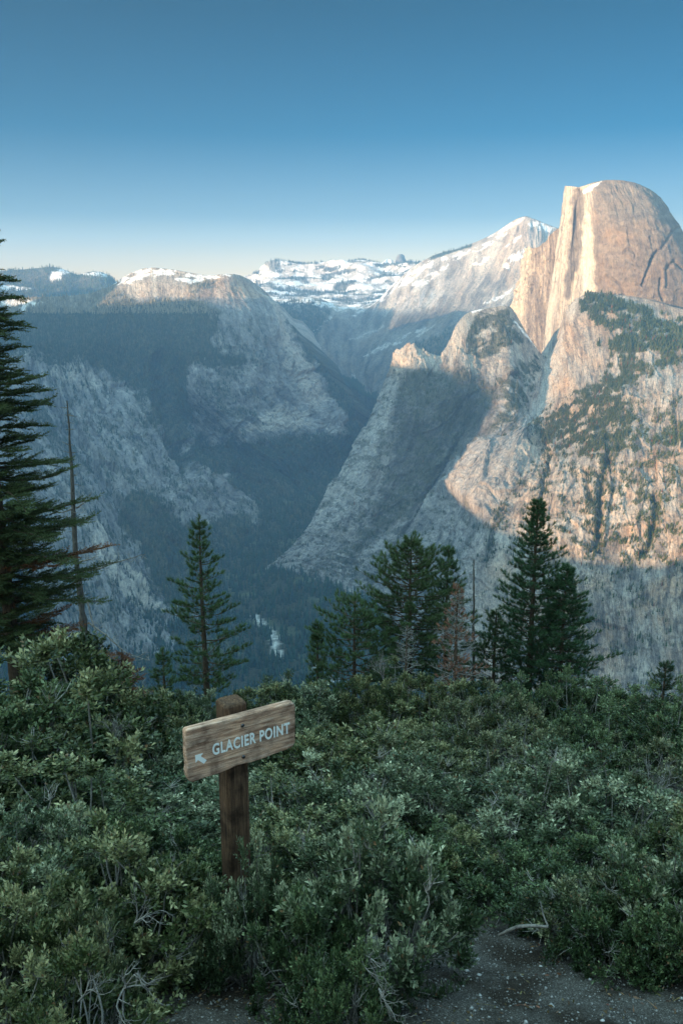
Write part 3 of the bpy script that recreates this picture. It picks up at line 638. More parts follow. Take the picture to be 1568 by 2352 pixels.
# -- the great dome
def dome():
    k = 190
    cols = [
     [(1296,427,4650),(1288,500,4640),(1273,600,4620),(1257,700,4590),(1243,812,4560)],
     [(1300,427,4600),(1294,500,4590),(1282,600,4560),(1268,700,4530),(1257,812,4500)],
     [(1312,428,4560),(1308,500,4540),(1299,600,4500),(1289,700,4460),(1280,800,4420)],
     [(1321,429,4530),(1318,500,4520),(1313,600,4480),(1304,700,4440),(1294,770,4390)],
     [(1327,430,4500),(1326,500,4530),(1323,600,4490),(1314,690,4430),(1305,750,4360)],
     [(1334,428,4470),(1336,500,4440),(1336,600,4380),(1334,670,4340),(1328,715,4270)],
     [(1345,425,4430),(1353,500,4290),(1355,600,4230),(1355,665,4200),(1352,705,4160)],
     [(1358,420,4400),(1372,500,4180),(1375,600,4100),(1375,665,4080),(1372,705,4060)],
     [(1378,415,4390),(1395,490,4130),(1402,590,4050),(1402,665,4040),(1400,705,4030)],
     [(1400,413,4390),(1430,490,4100),(1440,590,4010),(1445,665,4000),(1445,715,3990)],
     [(1435,415,4410),(1470,490,4120),(1490,590,4010),(1495,675,3990),(1495,720,3980)],
     [(1470,425,4450),(1510,490,4200),(1540,590,4060),(1548,685,4020),(1548,730,4000)],
     [(1500,441,4510),(1543,505,4320),(1582,600,4160),(1595,695,4090),(1595,740,4050)],
     [(1512,452,4560),(1556,520,4420),(1604,612,4270),(1625,700,4190),(1630,750,4130)],
     [(1530,478,4600),(1565,535,4500),(1615,625,4360),(1650,710,4270),(1660,760,4200)],
     [(1556,516,4700),(1590,570,4610),(1640,650,4480),(1690,730,4380),(1700,780,4300)],
     [(1590,575,4850),(1620,620,4760),(1670,690,4650),(1730,760,4550),(1740,800,4500)]]
    s = sheet(cols, 1.7); X, Y, P = s.X, s.Y, s.P
    vv = np.linspace(0, 1, s.nv)[None, :]; crest = sstep(0, .05, vv)*.85+.15
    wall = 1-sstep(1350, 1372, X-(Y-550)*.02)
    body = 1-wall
    d = (12*fbm(P[..., 0]/300, P[..., 1]/300, P[..., 2]/300, 3, 91)*body+4.5*facet(s.S/75, s.T/90, 92)*(.3+.7*body)+2.5*fbm(P[..., 0]/50, P[..., 1]/50, P[..., 2]/50, 3, 92)
         +5*facet(s.S/30, s.T/400, 93)*wall+2*ridged(s.S/70, s.T/260, 0.0, 3, 94)*body)*crest
    # exfoliation arches and clefts
    arcs = [([(1500,588),(1492,608),(1482,632),(1474,655)], 3, 15), ([(1510,575),(1500,590),(1494,600)], 3, 14), ([(1516,640),(1512,665),(1520,690)], 3, 12),
            ([(1430,580),(1438,571),(1452,572),(1459,585),(1455,600)], 2.5, 9), ([(1405,640),(1425,655),(1432,680)], 2.5, 8), ([(1560,520),(1540,535),(1520,570)], 2.5, 6),
            ([(1376,480),(1384,520),(1392,560)], 2.0, 4), ([(1568,620),(1545,600),(1530,620),(1528,660)], 2.5, 8), ([(1365,672),(1368,655),(1375,645)], 3, 10)]
    dk = np.zeros(X.shape)
    for i, (p, w, dp) in enumerate(arcs):
        m = line_mask(X, Y, p, w, w*.8, 1.5, 14, 60+i); d = d-dp*m; dk = np.maximum(dk, m*min(1, dp/16))
    c = granite(s, 60, 420, 95, .75)
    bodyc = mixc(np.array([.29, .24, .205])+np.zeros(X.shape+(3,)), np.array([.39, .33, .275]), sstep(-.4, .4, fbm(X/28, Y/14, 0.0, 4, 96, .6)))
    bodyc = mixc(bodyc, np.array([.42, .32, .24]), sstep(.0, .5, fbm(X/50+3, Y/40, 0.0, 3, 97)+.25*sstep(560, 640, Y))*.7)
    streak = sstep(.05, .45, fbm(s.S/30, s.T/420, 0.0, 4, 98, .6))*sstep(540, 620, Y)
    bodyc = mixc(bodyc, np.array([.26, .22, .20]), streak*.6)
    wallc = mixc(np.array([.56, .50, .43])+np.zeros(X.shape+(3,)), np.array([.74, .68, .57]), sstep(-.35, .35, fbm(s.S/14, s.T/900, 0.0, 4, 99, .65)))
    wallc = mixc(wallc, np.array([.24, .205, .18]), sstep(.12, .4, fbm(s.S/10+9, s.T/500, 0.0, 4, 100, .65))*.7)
    c = mixc(bodyc*.60, wallc*.68, wall)  # wall painted paler than the body for the sunlight it faces
    pan = poly_mask(X, Y, [(1330,500),(1342,470),(1356,500),(1362,590),(1364,672),(1340,668),(1328,600)], 4, 4, 14, 101)
    c = mixc(c, np.array([.66, .60, .50])*(.85+.3*sstep(-.4, .4, fbm(s.S/9, s.T/700, 0.0, 3, 102)))[..., None], pan*.8)
    dst = line_mask(X, Y, [(1326,440),(1322,480),(1318,530),(1314,590),(1306,640),(1303,675)], 9, 6, 7, 25, 103)*.9
    dst = np.maximum(dst, line_mask(X, Y, [(1334,445),(1335,490),(1330,540),(1322,620)], 6, 5, 5, 20, 104)*.85)
    c = mixc(c, np.array([.13, .115, .105]), dst)
    c = mixc(c, np.array([.13, .11, .10]), dk*.8)
    sn = np.maximum(poly_mask(X, Y, [(1335,440),(1352,428),(1380,416),(1372,424),(1352,440),(1338,446)], 1.8, 2, 8, 105), 0)
    c = mixc(c, SNOW, sn)
    d -= 12*line_mask(X, Y, [(1325,440),(1320,520),(1312,600)], 5, 5)
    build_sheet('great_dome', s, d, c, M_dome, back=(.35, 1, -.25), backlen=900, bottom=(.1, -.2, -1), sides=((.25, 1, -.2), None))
    # square-cut shoulder left of the dome
    cols = [
     [(1207,573,5100),(1194,640,5070),(1177,690,5030),(1176,730,5000),(1186,765,4980)],
     [(1212,568,4990),(1202,640,4960),(1192,700,4930),(1192,745,4910),(1200,775,4890)],
     [(1216,566,4900),(1211,640,4880),(1207,710,4860),(1208,760,4840),(1212,792,4820)],
     [(1224,570,4860),(1222,640,4840),(1222,720,4820),(1224,775,4800),(1228,808,4780)],
     [(1240,566,4830),(1240,645,4810),(1240,730,4790),(1242,790,4770),(1246,825,4750)],
     [(1262,542,4800),(1262,640,4780),(1260,740,4760),(1262,800,4740),(1266,840,4720)],
     [(1276,528,4790),(1278,640,4770),(1280,740,4750),(1282,800,4730),(1285,840,4700)],
     [(1310,520,4780),(1310,640,4760),(1310,740,4740),(1310,800,4720),(1310,840,4690)]]
    s = sheet(cols, 1.5); X, Y, P = s.X, s.Y, s.P
    d = 6*ridged(s.S/60, s.T/300, 0.0, 4, 111)+9*facet(s.S/30, s.T/60, 112)
    c = mixc(np.array([.27, .225, .185])+np.zeros(X.shape+(3,)), np.array([.46, .40, .33]), sstep(-.3, .4, fbm(s.S/22, s.T/260, 0.0, 4, 113, .65)))
    edge = 1-sstep(1208, 1220, X+(Y-640)*.12)
    c = c*.8; c = mixc(c, np.array([.56, .49, .39])*(.8+.4*sstep(-.4, .4, fbm(s.S/12, s.T/500, 0.0, 3, 114)))[..., None], edge*.75)
    build_sheet('square_shoulder', s, d, c, M_rock, back=(.4, 1, -.25), backlen=800, bottom=(.05, -.2, -1), sides=((.3, 1, -.2), None))

# -- the high ground behind the viewpoint whose shadow lies across the valley
SUN_EL = math.radians(5.5); SUN_AZ = math.radians(SUNA)     # azimuth measured left of straight behind the camera
Lx, Ly = math.sin(SUN_AZ), math.cos(SUN_AZ)                # horizontal travel direction of the light
def back_ridge():
    B = [(0,706,4740),(200,703,4720),(440,690,4940),(560,698,5080),(1065,712,7080),(905,705,7600),(905,832,3740),(1040,848,3540),(1100,862,3580),(1145,920,3400),
         (1125,990,3240),(1005,1125,2860),(1100,1165,2680),(1250,1245,2400),(1400,1278,2330),(1568,1302,2240)]
    pts = []
    for X, Y, D in B:
        p = at(X, Y, D); u = p[0]*Ly-p[1]*Lx; s = p[0]*Lx+p[1]*Ly
        pts.append((u, p[2]+s*math.tan(SUN_EL)))
    pts.sort(); print('SHADOW PROFILE', [(round(a), round(b)) for a, b in pts])
    u = np.array([p[0] for p in pts]); R = np.array([p[1] for p in pts])
    u = np.concatenate([[-14000], u, [-950, -500, 0, 900, 2500]]); R = np.concatenate([[R[0]], R, [-330, 40, 140, 160, 60]])
    S0 = 1500.
    nu, nv = 520, 60
    uu = np.linspace(-7400, 2000, nu); rr = np.interp(uu, u, R)
    k = np.exp(-np.linspace(-2, 2, 9)**2); k /= k.sum(); rr = np.convolve(np.pad(rr, 4, 'edge'), k, 'valid')
    t = np.linspace(-1, 1, nv)
    H = rr+S0*math.tan(SUN_EL)
    U = uu[:, None]+0*t[None]; S = -S0+t[None]*1100+0*U
    prof = np.abs(t)[None]**1.2
    Z = H[:, None]*(1-prof)+prof*(-1050)-4*fbm(U/90, S/90, 0.0, 4, 121)*1.0
    Xw = U*Ly+S*Lx; Yw = -U*Lx+S*Ly
    V = np.stack([Xw, Yw, Z], -1); idx = np.arange(nu*nv).reshape(nu, nv)
    F = np.stack([idx[:-1, :-1], idx[:-1, 1:], idx[1:, 1:], idx[1:, :-1]], -1).reshape(-1, 4)
    c = np.zeros((nu*nv, 3))+FLOOR*1.5
    tag(mk_mesh('hills', V.reshape(-1, 3), F, M_rockn, col=c, st=V.reshape(-1, 3)), kind='structure')

def air_sky_sun():
    sc = bpy.context.scene
    # haze
    x0, x1, y0, y1, z0, z1 = HAZE_BOX
    v = np.array([(x, y, z) for x in (x0, x1) for y in (y0, y1) for z in (z0, z1)], float)
    f = np.array([(0,1,3,2),(4,6,7,5),(0,4,5,1),(2,3,7,6),(0,2,6,4),(1,5,7,3)])
    m = bpy.data.materials.new('haze'); m.use_nodes = True; nt = m.node_tree; nt.nodes.clear()
    out = nt.nodes.new('ShaderNodeOutputMaterial'); pv = nt.nodes.new('ShaderNodeVolumePrincipled')
    pv.inputs['Color'].default_value = (*HAZE_COL, 1); pv.inputs['Density'].default_value = HAZE_D; pv.inputs['Anisotropy'].default_value = .1
    nt.links.new(pv.outputs[0], out.inputs['Volume'])
    tag(mk_mesh('haze', v, f, m, smooth=False), kind='stuff')
    # sky
    w = bpy.data.worlds.new('World'); sc.world = w; w.use_nodes = True; nt = w.node_tree
    bg = nt.nodes['Background']
    sky = nt.nodes.new('ShaderNodeTexSky'); sky.sky_type = 'NISHITA'; sky.sun_disc = False
    sky.sun_elevation = SKY_EL
    # sun direction vector to the sun: (-Lx, -Ly); Blender's rotation is measured clockwise from +Y
    sky.sun_rotation = math.atan2(-Lx, -Ly) % (2*math.pi)
    sky.altitude = 2200; sky.air_density = 1.0; sky.dust_density = SKY_DUST; sky.ozone_density = SKY_OZ
    mx = nt.nodes.new('ShaderNodeMix'); mx.data_type = 'RGBA'; mx.blend_type = 'MULTIPLY'; mx.inputs[0].default_value = 1
    nt.links.new(sky.outputs[0], mx.inputs[6])
    tc = nt.nodes.new('ShaderNodeTexCoord'); sx = nt.nodes.new('ShaderNodeSeparateXYZ'); nt.links.new(tc.outputs['Generated'], sx.inputs[0])
    dp = nt.nodes.new('ShaderNodeVectorMath'); dp.operation = 'DOT_PRODUCT'; nt.links.new(tc.outputs['Generated'], dp.inputs[0]); dp.inputs[1].default_value = (-Lx, -Ly, 0)
    mr = nt.nodes.new('ShaderNodeMapRange'); mr.interpolation_type = 'SMOOTHSTEP'; mr.inputs[1].default_value = -.25; mr.inputs[2].default_value = .55; nt.links.new(dp.outputs['Value'], mr.inputs[0])
    cm = nt.nodes.new('ShaderNodeMix'); cm.data_type = 'RGBA'; nt.links.new(mr.outputs[0], cm.inputs[0])
    nt.links.new(ramp(nt, sx.outputs['Z'], SKY_RAMP), cm.inputs[6]); nt.links.new(ramp(nt, sx.outputs['Z'], SKY_RAMP2), cm.inputs[7])
    nt.links.new(cm.outputs[2], mx.inputs[7])
    nt.links.new(mx.outputs[2], bg.inputs['Color']); bg.inputs['Strength'].default_value = SKY_STR
    sd = bpy.data.lights.new('sun', 'SUN'); sd.energy = SUN_STR; sd.angle = math.radians(.35); sd.color = SUN_COL
    so = bpy.data.objects.new('sun', sd); C.objects.link(so)
    dirn = Vector((Lx*math.cos(SUN_EL), Ly*math.cos(SUN_EL), -math.sin(SUN_EL)))
    so.rotation_euler = dirn.to_track_quat('-Z', 'Y').to_euler(); so.location = (-200, -200, 300)
    # camera
    cd = bpy.data.cameras.new('camera'); cd.sensor_fit = 'VERTICAL'; cd.sensor_height = 24; cd.lens = 24*2000/2352.
    cd.clip_end = 60000; cd.clip_start = .05
    co = bpy.data.objects.new('camera', cd); C.objects.link(co); co.location = (0, 0, 0)
    co.rotation_euler = (math.pi/2-PITCH, 0, 0); sc.camera = co
    sc.view_settings.view_transform = 'Standard'; sc.view_settings.look = 'None'; sc.view_settings.gamma = 1
    sc.view_settings.exposure = EXPOSURE; sc.view_settings.use_curve_mapping = False
    sc.cycles.use_denoising = True
    sc.cycles.use_adaptive_sampling = False
    sc.cycles.max_bounces = 6; sc.cycles.volume_bounces = 1; sc.cycles.diffuse_bounces = 3; sc.cycles.transparent_max_bounces = 8
    sc.cycles.caustics_reflective = False; sc.cycles.caustics_refractive = False

# ======================================================================= THE FOREGROUND
def gz(x, y):
    """height of the slope we look down from (eye height is 0)"""
    x = np.asarray(x, float); y = np.asarray(y, float)
    a = -1.75-.45*np.maximum(y, .6)
    b = np.where(y < .6, -2.02+.22*np.maximum(-y, 0)*(y < 0), a)
    far = np.maximum(y-24, 0); b = b-.022*np.minimum(far, 45)**2-1.53*np.maximum(far-45, 0)*.62
    b = b-.65*sstep(4.9, 8.5, y)
    b = b+.10*fbm(x/3.1, y/3.1, 0.0, 2, 300)*sstep(0, 3, y)+.03*fbm(x/.6, y/.6, 0.0, 2, 301)
    return b
def nrm(v): return v/(np.linalg.norm(v, axis=-1, keepdims=True)+1e-9)

class Geo:
    def __init__(s): s.V = []; s.Q = []; s.T = []; s.C = []; s.n = 0
    def add(s, V, F, c):
        V = np.asarray(V, float).reshape(-1, 3); F = np.asarray(F)+s.n
        (s.Q if F.shape[1] == 4 else s.T).append(F)
        c = np.asarray(c, float)
        if c.ndim == 1: c = np.tile(c, (len(V), 1))
        s.V.append(V); s.C.append(c); s.n += len(V)
    def tube(s, P, R, c, k=5, cap=False):
        P = np.asarray(P, float); R = np.asarray(R, float); n = len(P)
        T = nrm(np.gradient(P, axis=0))
        up = np.array([0, 0, 1.]) if abs(T[:, 2]).mean() < .8 else np.array([1., 0, 0])
        A = nrm(np.cross(T, up)); B = np.cross(T, A)
        a = np.arange(k)/k*2*math.pi
        V = P[:, None]+R[:, None, None]*(np.cos(a)[None, :, None]*A[:, None]+np.sin(a)[None, :, None]*B[:, None])
        i = np.arange(n-1)[:, None]*k; j = np.arange(k)[None]; j2 = (j+1) % k
        F = np.stack([i+j, i+j2, i+k+j2, i+k+j], -1).reshape(-1, 4)
        s.add(V, F, c)
    def leaves(s, B, D, L, W, c, fold=.25):
        """kite shaped leaves: base, direction, length, width"""
        n = len(B); r = nrm(rng.normal(size=(n, 3))); S = nrm(np.cross(D, r)); N = np.cross(S, D)
        L = np.broadcast_to(L, (n,))[:, None]; W = np.broadcast_to(W, (n,))[:, None]
        m = B+D*L*.5
        V = np.stack([B, m+S*W*.5+N*W*fold, B+D*L, m-S*W*.5+N*W*fold], 1)
        F = np.arange(n*4).reshape(n, 4); s.add(V, F, np.repeat(c, 4, 0))
    def needles(s, B, D, L, W, c):
        n = len(B); r = nrm(rng.normal(size=(n, 3))); S = nrm(np.cross(D, r))
        L = np.broadcast_to(L, (n,))[:, None]; W = np.broadcast_to(W, (n,))[:, None]
        V = np.stack([B-S*W*.5, B+S*W*.5, B+D*L], 1)
        F = np.arange(n*3).reshape(n, 3); s.add(V, F, np.repeat(c, 3, 0))
    def build(s, name, mat, parent=None, smooth=False):
        fs = []
        if s.Q: fs.append(np.concatenate(s.Q))
        if s.T: fs.append(np.concatenate(s.T))
        return mk_mesh(name, np.concatenate(s.V), fs, mat, parent, smooth, np.concatenate(s.C))

def leaf_material(name, rough, spec, trans=.25):
    m, nt, b = new_mat(name, rough, spec)
    a = nd(nt, 'ShaderNodeAttribute', attribute_name='Col')
    nt.links.new(a.outputs['Color'], b.inputs['Base Color'])
    if trans:
        t = nt.nodes.new('ShaderNodeBsdfTranslucent'); mx = nt.nodes.new('ShaderNodeMixShader'); mx.inputs[0].default_value = trans
        nt.links.new(a.outputs['Color'], t.inputs['Color']); nt.links.new(b.outputs[0], mx.inputs[1]); nt.links.new(t.outputs[0], mx.inputs[2])
        nt.links.new(mx.outputs[0], nt.nodes['Material Output'].inputs['Surface'])
    return m
M_leaf = leaf_material('shrub_leaf', .40, .5, .1)
M_needle = leaf_material('pine_needle', .6, .25, .15)
def bark_mat():
    m, nt, b = new_mat('bark', .9, .15)
    a = nd(nt, 'ShaderNodeAttribute', attribute_name='Col'); tc = nd(nt, 'ShaderNodeTexCoord')
    n = nd(nt, 'ShaderNodeTexNoise', Scale=28.0, Detail=6.0, Roughness=.7)
    mp = nt.nodes.new('ShaderNodeMapping'); mp.inputs['Scale'].default_value = (1, 1, .25)
    nt.links.new(tc.outputs['Object'], mp.inputs[0]); nt.links.new(mp.outputs[0], n.inputs['Vector'])
    r = ramp(nt, n.outputs[0], [(.35, (.45, .45, .45)), (.65, (1.35, 1.3, 1.25))])
    nt.links.new(mul(nt, a.outputs['Color'], r), b.inputs['Base Color'])
    bp = nd(nt, 'ShaderNodeBump', Strength=.8, Distance=.02); nt.links.new(n.outputs[0], bp.inputs['Height']); nt.links.new(bp.outputs[0], b.inputs['Normal'])
    return m
M_bark = bark_mat()
GREY = np.array([.30, .29, .28]); BROWNB = np.array([.085, .065, .05])

def bez(a, b, c, n):
    t = np.linspace(0, 1, n)[:, None]; return (1-t)**2*a+2*t*(1-t)*b+t*t*c
def wob(P, amp, seed=0):
    n = len(P); w = np.cumsum(rng.normal(size=(n, 3)), 0)*amp; w -= w[0]; return P+w*np.linspace(0, 1, n)[:, None]**.5

def shrub_mesh(W, H, ncl, ntw, nlf, leaf, pal, bare=.0, rc=(.13, .22)):
    """woody shrub: grey stems fan from the root to leafy tufts on an uneven dome"""
    F = Geo(); S = Geo()
    ph = rng.random(6)*6.28
    dz = rng.random(ncl)**.8; az = rng.random(ncl)*2*math.pi
    el = np.arcsin(np.clip(dz, 0, 1))
    lump = 1+.20*np.sin(3*az+ph[0])*np.cos(2*el+ph[1])+.13*np.sin(5*az+ph[2])*np.sin(4*el+ph[3])+.07*rng.normal(size=ncl)
    r = np.where(rng.random(ncl) < .72, rng.uniform(.84, 1.0, ncl), rng.uniform(.45, .8, ncl))*lump
    c = np.stack([np.cos(az)*np.cos(el)*r*W/2, np.sin(az)*np.cos(el)*r*W/2, np.sin(el)*r*H*.93+.07*H], 1)
    nm = 9; mains = []
    for i in range(nm):
        a = i/nm*6.28+rng.uniform(-.3, .3); rr = rng.uniform(.2, .34)*W
        e = np.array([math.cos(a)*rr, math.sin(a)*rr, H*rng.uniform(.28, .5)])
        b = np.array([math.cos(a)*rr*.7, math.sin(a)*rr*.7, H*.08])
        P = wob(bez(np.array([math.cos(a)*.04, math.sin(a)*.04, -.15]), b, e, 8), .008*W)
        S.tube(P, np.linspace(.018, .011, 8)*(W/1.3)**.7, GREY*rng.uniform(.6, 1.1), 5); mains.append(P)
    for i in range(ncl):
        k = int(np.argmin([np.hypot(*(m[-1][:2]-c[i][:2]*.6)) for m in mains])); m = mains[k]
        s0 = m[rng.integers(3, 8)]
        mid = s0*.5+c[i]*.5+np.array([0, 0, -.06*H])+rng.normal(size=3)*.04*W
        P = wob(bez(s0, mid, c[i], 7), .006*W)
        S.tube(P, np.linspace(.009, .0035, 7)*(W/1.3)**.6, GREY*rng.uniform(.6, 1.25), 4)
    # twigs
    R = rng.uniform(rc[0], rc[1], ncl)
    ci = np.repeat(np.arange(ncl), ntw); n = len(ci)
    out = nrm(c*np.array([1, 1, .8]))[ci]
    d = nrm(rng.normal(size=(n, 3))*.75+out*.75+np.array([0, 0, .55]))
    tip = c[ci]+d*(R[ci]*rng.uniform(.55, 1.1, n)*np.array(1.0))[:, None]
    td = nrm(d+np.array([0, 0, .35])+rng.normal(size=(n, 3))*.2)
    isb = rng.random(ncl) < bare
    if isb.any():
        for j in np.where(isb[ci])[0][::2]:
            P = np.stack([c[ci[j]], (c[ci[j]]+tip[j])/2+rng.normal(size=3)*.015, tip[j]+td[j]*.05]); S.tube(P, [.004, .003, .0015], GREY*1.35*rng.uniform(.8, 1.2), 3)
    keep = ~isb[ci]
    tip = tip[keep]; td = td[keep]; cik = ci[keep]; n = len(tip); dk = d[keep]
    for j in range(0, n, 4):
        S.tube(np.stack([c[cik[j]], tip[j]]), [.003, .0015], GREY*.8, 3)
    ln = .085*(leaf/.03)
    tw = np.repeat(np.arange(n), nlf); q = np.tile(np.arange(nlf), n)/nlf
    A = nrm(np.cross(td, nrm(rng.normal(size=(n, 3))))); Bv = np.cross(td, A)
    an = np.tile(np.arange(nlf)*2.4, n)+np.repeat(rng.random(n)*6.28, nlf)
    base = tip[tw]+td[tw]*((q-.8)*ln)[:, None]
    opn = np.where(q > .75, .45, 1.0)*rng.uniform(.7, 1.3, n*nlf)
    dirn = nrm(td[tw]+opn[:, None]*(np.cos(an)[:, None]*A[tw]+np.sin(an)[:, None]*Bv[tw]))
    dark, mid_, pale = [np.array(v) for v in pal]
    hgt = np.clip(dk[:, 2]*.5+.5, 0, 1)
    t = np.clip(rng.random(n)*.4+.28*rng.normal(size=ncl)[cik]+hgt*.25+.35*(c[cik][:, 2]/H)**2, 0, 1)[tw]*.64+(q > .7)*.3*rng.random(n*nlf)  # higher leaves painted paler for skylight, lower ones darker for shade; young tips paler
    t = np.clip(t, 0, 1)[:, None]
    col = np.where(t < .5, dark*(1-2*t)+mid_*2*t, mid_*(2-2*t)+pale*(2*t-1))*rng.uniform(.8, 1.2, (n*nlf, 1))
    brown = rng.random(n*nlf) < .015; col[brown] = np.array([.20, .12, .06])
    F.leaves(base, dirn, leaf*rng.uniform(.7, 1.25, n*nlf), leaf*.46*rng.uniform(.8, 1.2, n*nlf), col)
    return F, S
PAL = {'olive-tipped': [(.024, .042, .014), (.082, .112, .040), (.55, .52, .28)],
       'sage-green':   [(.024, .044, .018), (.095, .135, .070), (.68, .70, .48)],
       'dark green':   [(.018, .038, .013), (.050, .085, .034), (.27, .34, .16)],
       'grey-twigged': [(.022, .038, .014), (.078, .102, .044), (.46, .44, .26)]}
def make_shrub(kind, near):
    root = empty('shrub')
    if near: F, S = shrub_mesh(1.15, .72, 105, 17, 12, .035, PAL[kind], .28 if kind == 'grey-twigged' else .06, (.085, .15))
    else: F, S = shrub_mesh(2.3, 1.9, 215, 20, 11, .049, PAL[kind], .32 if kind == 'grey-twigged' else .05, (.12, .22))
    F.build('foliage', M_leaf, root); S.build('branches', M_bark, root)
    root['dims'] = (1.15, .72) if near else (2.3, 1.9)
    return root
def clone(root, loc, rz, sc):
    r = root.copy(); C.objects.link(r)
    for ch in root.children:
        c = ch.copy(); C.objects.link(c); c.parent = r
    r.location = loc; r.rotation_euler = (0, 0, rz); r.scale = sc
    return r

ORD = ['first', 'second', 'third', 'fourth', 'fifth', 'sixth', 'seventh', 'eighth', 'ninth', 'tenth', 'eleventh', 'twelfth', 'thirteenth', 'fourteenth', 'fifteenth', 'sixteenth', 'seventeenth', 'eighteenth']
def shrubs():
    rows = {
     'the hindmost row just below the pines': [(-40,1600,17,0),(130,1620,17,2),(345,1590,14,1),(425,1585,17,1),(500,1620,17,0),(600,1585,18,0),(670,1555,19,1),(745,1575,20,0),(850,1560,19,0),(940,1545,18,0),(1040,1575,17,0),(1120,1590,16,3),(1190,1580,19,2),(1280,1560,18,2),(1365,1570,18,2),(1440,1590,19,2),(1520,1600,16,2),(1610,1570,15,2),(1720,1570,17,0)],
     'the second row down from the pines': [(320,1640,11,0),(430,1650,12,1),(560,1650,12,0),(640,1640,11.5,1),(740,1640,12,0),(850,1650,12,0),(960,1625,13,0),(1070,1630,12,0),(1160,1665,11.5,3),(1265,1645,12.5,0),(1375,1655,12,2),(1480,1650,12,3),(1600,1640,12,2)],
     'the third row down from the pines': [(310,1710,8.4,1),(420,1700,9,0),(550,1720,9,1),(700,1725,8.6,0),(810,1705,9,0),(930,1730,8.5,3),(1060,1705,9.2,0),(1190,1730,8.5,3),(1310,1745,8.5,2),(1430,1710,9,1),(1560,1720,9,3),(1700,1720,9,2)],
     'the row level with the signboard': [(60,1765,6.8,0),(235,1795,6.6,2),(375,1800,6.6,1),(520,1850,6.8,0),(730,1840,6.5,0),(890,1800,6.8,1),(1030,1815,6.9,1),(1180,1860,6.3,3),(1330,1800,6.1,1),(1480,1815,6.8,2),(1610,1830,6.4,2)],
     'the row beside the foot of the post': [(20,1890,5.2,1),(170,1910,5.1,1),(330,1920,5.2,2),(450,1960,5.3,2),(650,1950,5.5,0),(790,1930,5.4,1),(930,1950,5.3,2),(1080,1950,5.4,0),(1240,1970,5.2,2),(1400,1950,5.1,2),(1560,1940,5.2,3),(1690,1900,5.2,0)],
     'the row behind the gravel': [(-40,2000,4.1,0),(110,2020,4.2,1),(275,1995,4.1,0),(385,2060,4.3,0),(1040,1975,5.3,2),(1175,1990,5.0,2),(1310,2030,4.6,2),(1440,2020,4.3,3),(1590,1990,4.1,1)],
     'the front row beside the gravel': [(40,2110,3.4,0),(190,2150,3.2,3),(90,2270,2.7,0),(575,1990,4.0,1),(715,2075,3.7,2),(870,1960,3.85,1),(770,2210,3.05,2),(1440,2065,4.0,2),(1575,2060,3.9,2)]}
    kinds = ['olive-tipped', 'sage-green', 'dark green', 'grey-twigged']
    big = [make_shrub(k, False) for k in kinds]; small = [make_shrub(k, True) for k in kinds]
    used = set()
    r = np.random.default_rng(77)
    def put(X, Y, y, kd, wk, lab, lift=1.0):
        near = y < 5.7
        top = at(X, Y, y); x = float(top[0]); g = float(gz(x, y)); H = float(top[2])-g
        src = (small if near else big)[kd]; W0, H0 = src['dims']
        hs = H/H0*(.95 if near else .89)*lift
        if lift == 1.0 and 6 < y < 14: hs *= r.uniform(.76, 1.14) if not 380 < X < 700 else r.uniform(.8, 1.0)
        wk = wk*r.uniform(.82, 1.2) if y > 4.9 else wk
        ws = wk*(.5+.5*hs) if near else wk*(.55+.45*hs)
        sc = (ws*r.uniform(.92, 1.1), ws*r.uniform(.92, 1.1), hs)
        if id(src) in used: o = clone(src, (0, 0, 0), 0, (1, 1, 1))
        else: o = src; used.add(id(src))
        o.location = (x, y, g); o.rotation_euler = (0, 0, r.random()*6.28); o.scale = sc
        tag(o, lab, 'shrub', 'evergreen shrubs covering the slope')
    put(70, 1545, 8.6, 0, 1.25, 'tall rounded olive-tipped shrub at the left edge under the fir', 1.1)
    put(200, 1600, 9.2, 0, 1.05, 'tall olive-tipped shrub just right of the big one under the fir', 1.08)
    put(-120, 1580, 7.6, 2, 1.2, 'dark green shrub at the very left edge of the frame beside the fir', 1.05)
    for rn, lst in rows.items():
        for i, (X, Y, y, kd) in enumerate(sorted(lst)):
            wk = 1.0
            if 'front' in rn: wk = {575: .5, 715: .55, 870: .8, 770: .5, 40: .8, 190: .5, 90: .8, 1440: .7, 1575: .75}.get(X, .9)
            elif y < 5.7: wk = .95
            lf = {(890, 1800): 1.14, (1330, 1800): 1.2, (60, 1765): 1.12, (730, 1840): .97, (870, 1960): 1.05}.get((X, Y), .86 if 'signboard' in rn else 1.0)
            if lf > 1.1: wk *= 1.2
            put(X, Y, y, kd, wk, f'{kinds[kd]} shrub, {ORD[i] if i < 18 else "last"} from the left in {rn}', lf)
    for s in big+small:
        if 'dims' in s: pass
    for o in bpy.data.objects:
        if 'dims' in o: del o['dims']

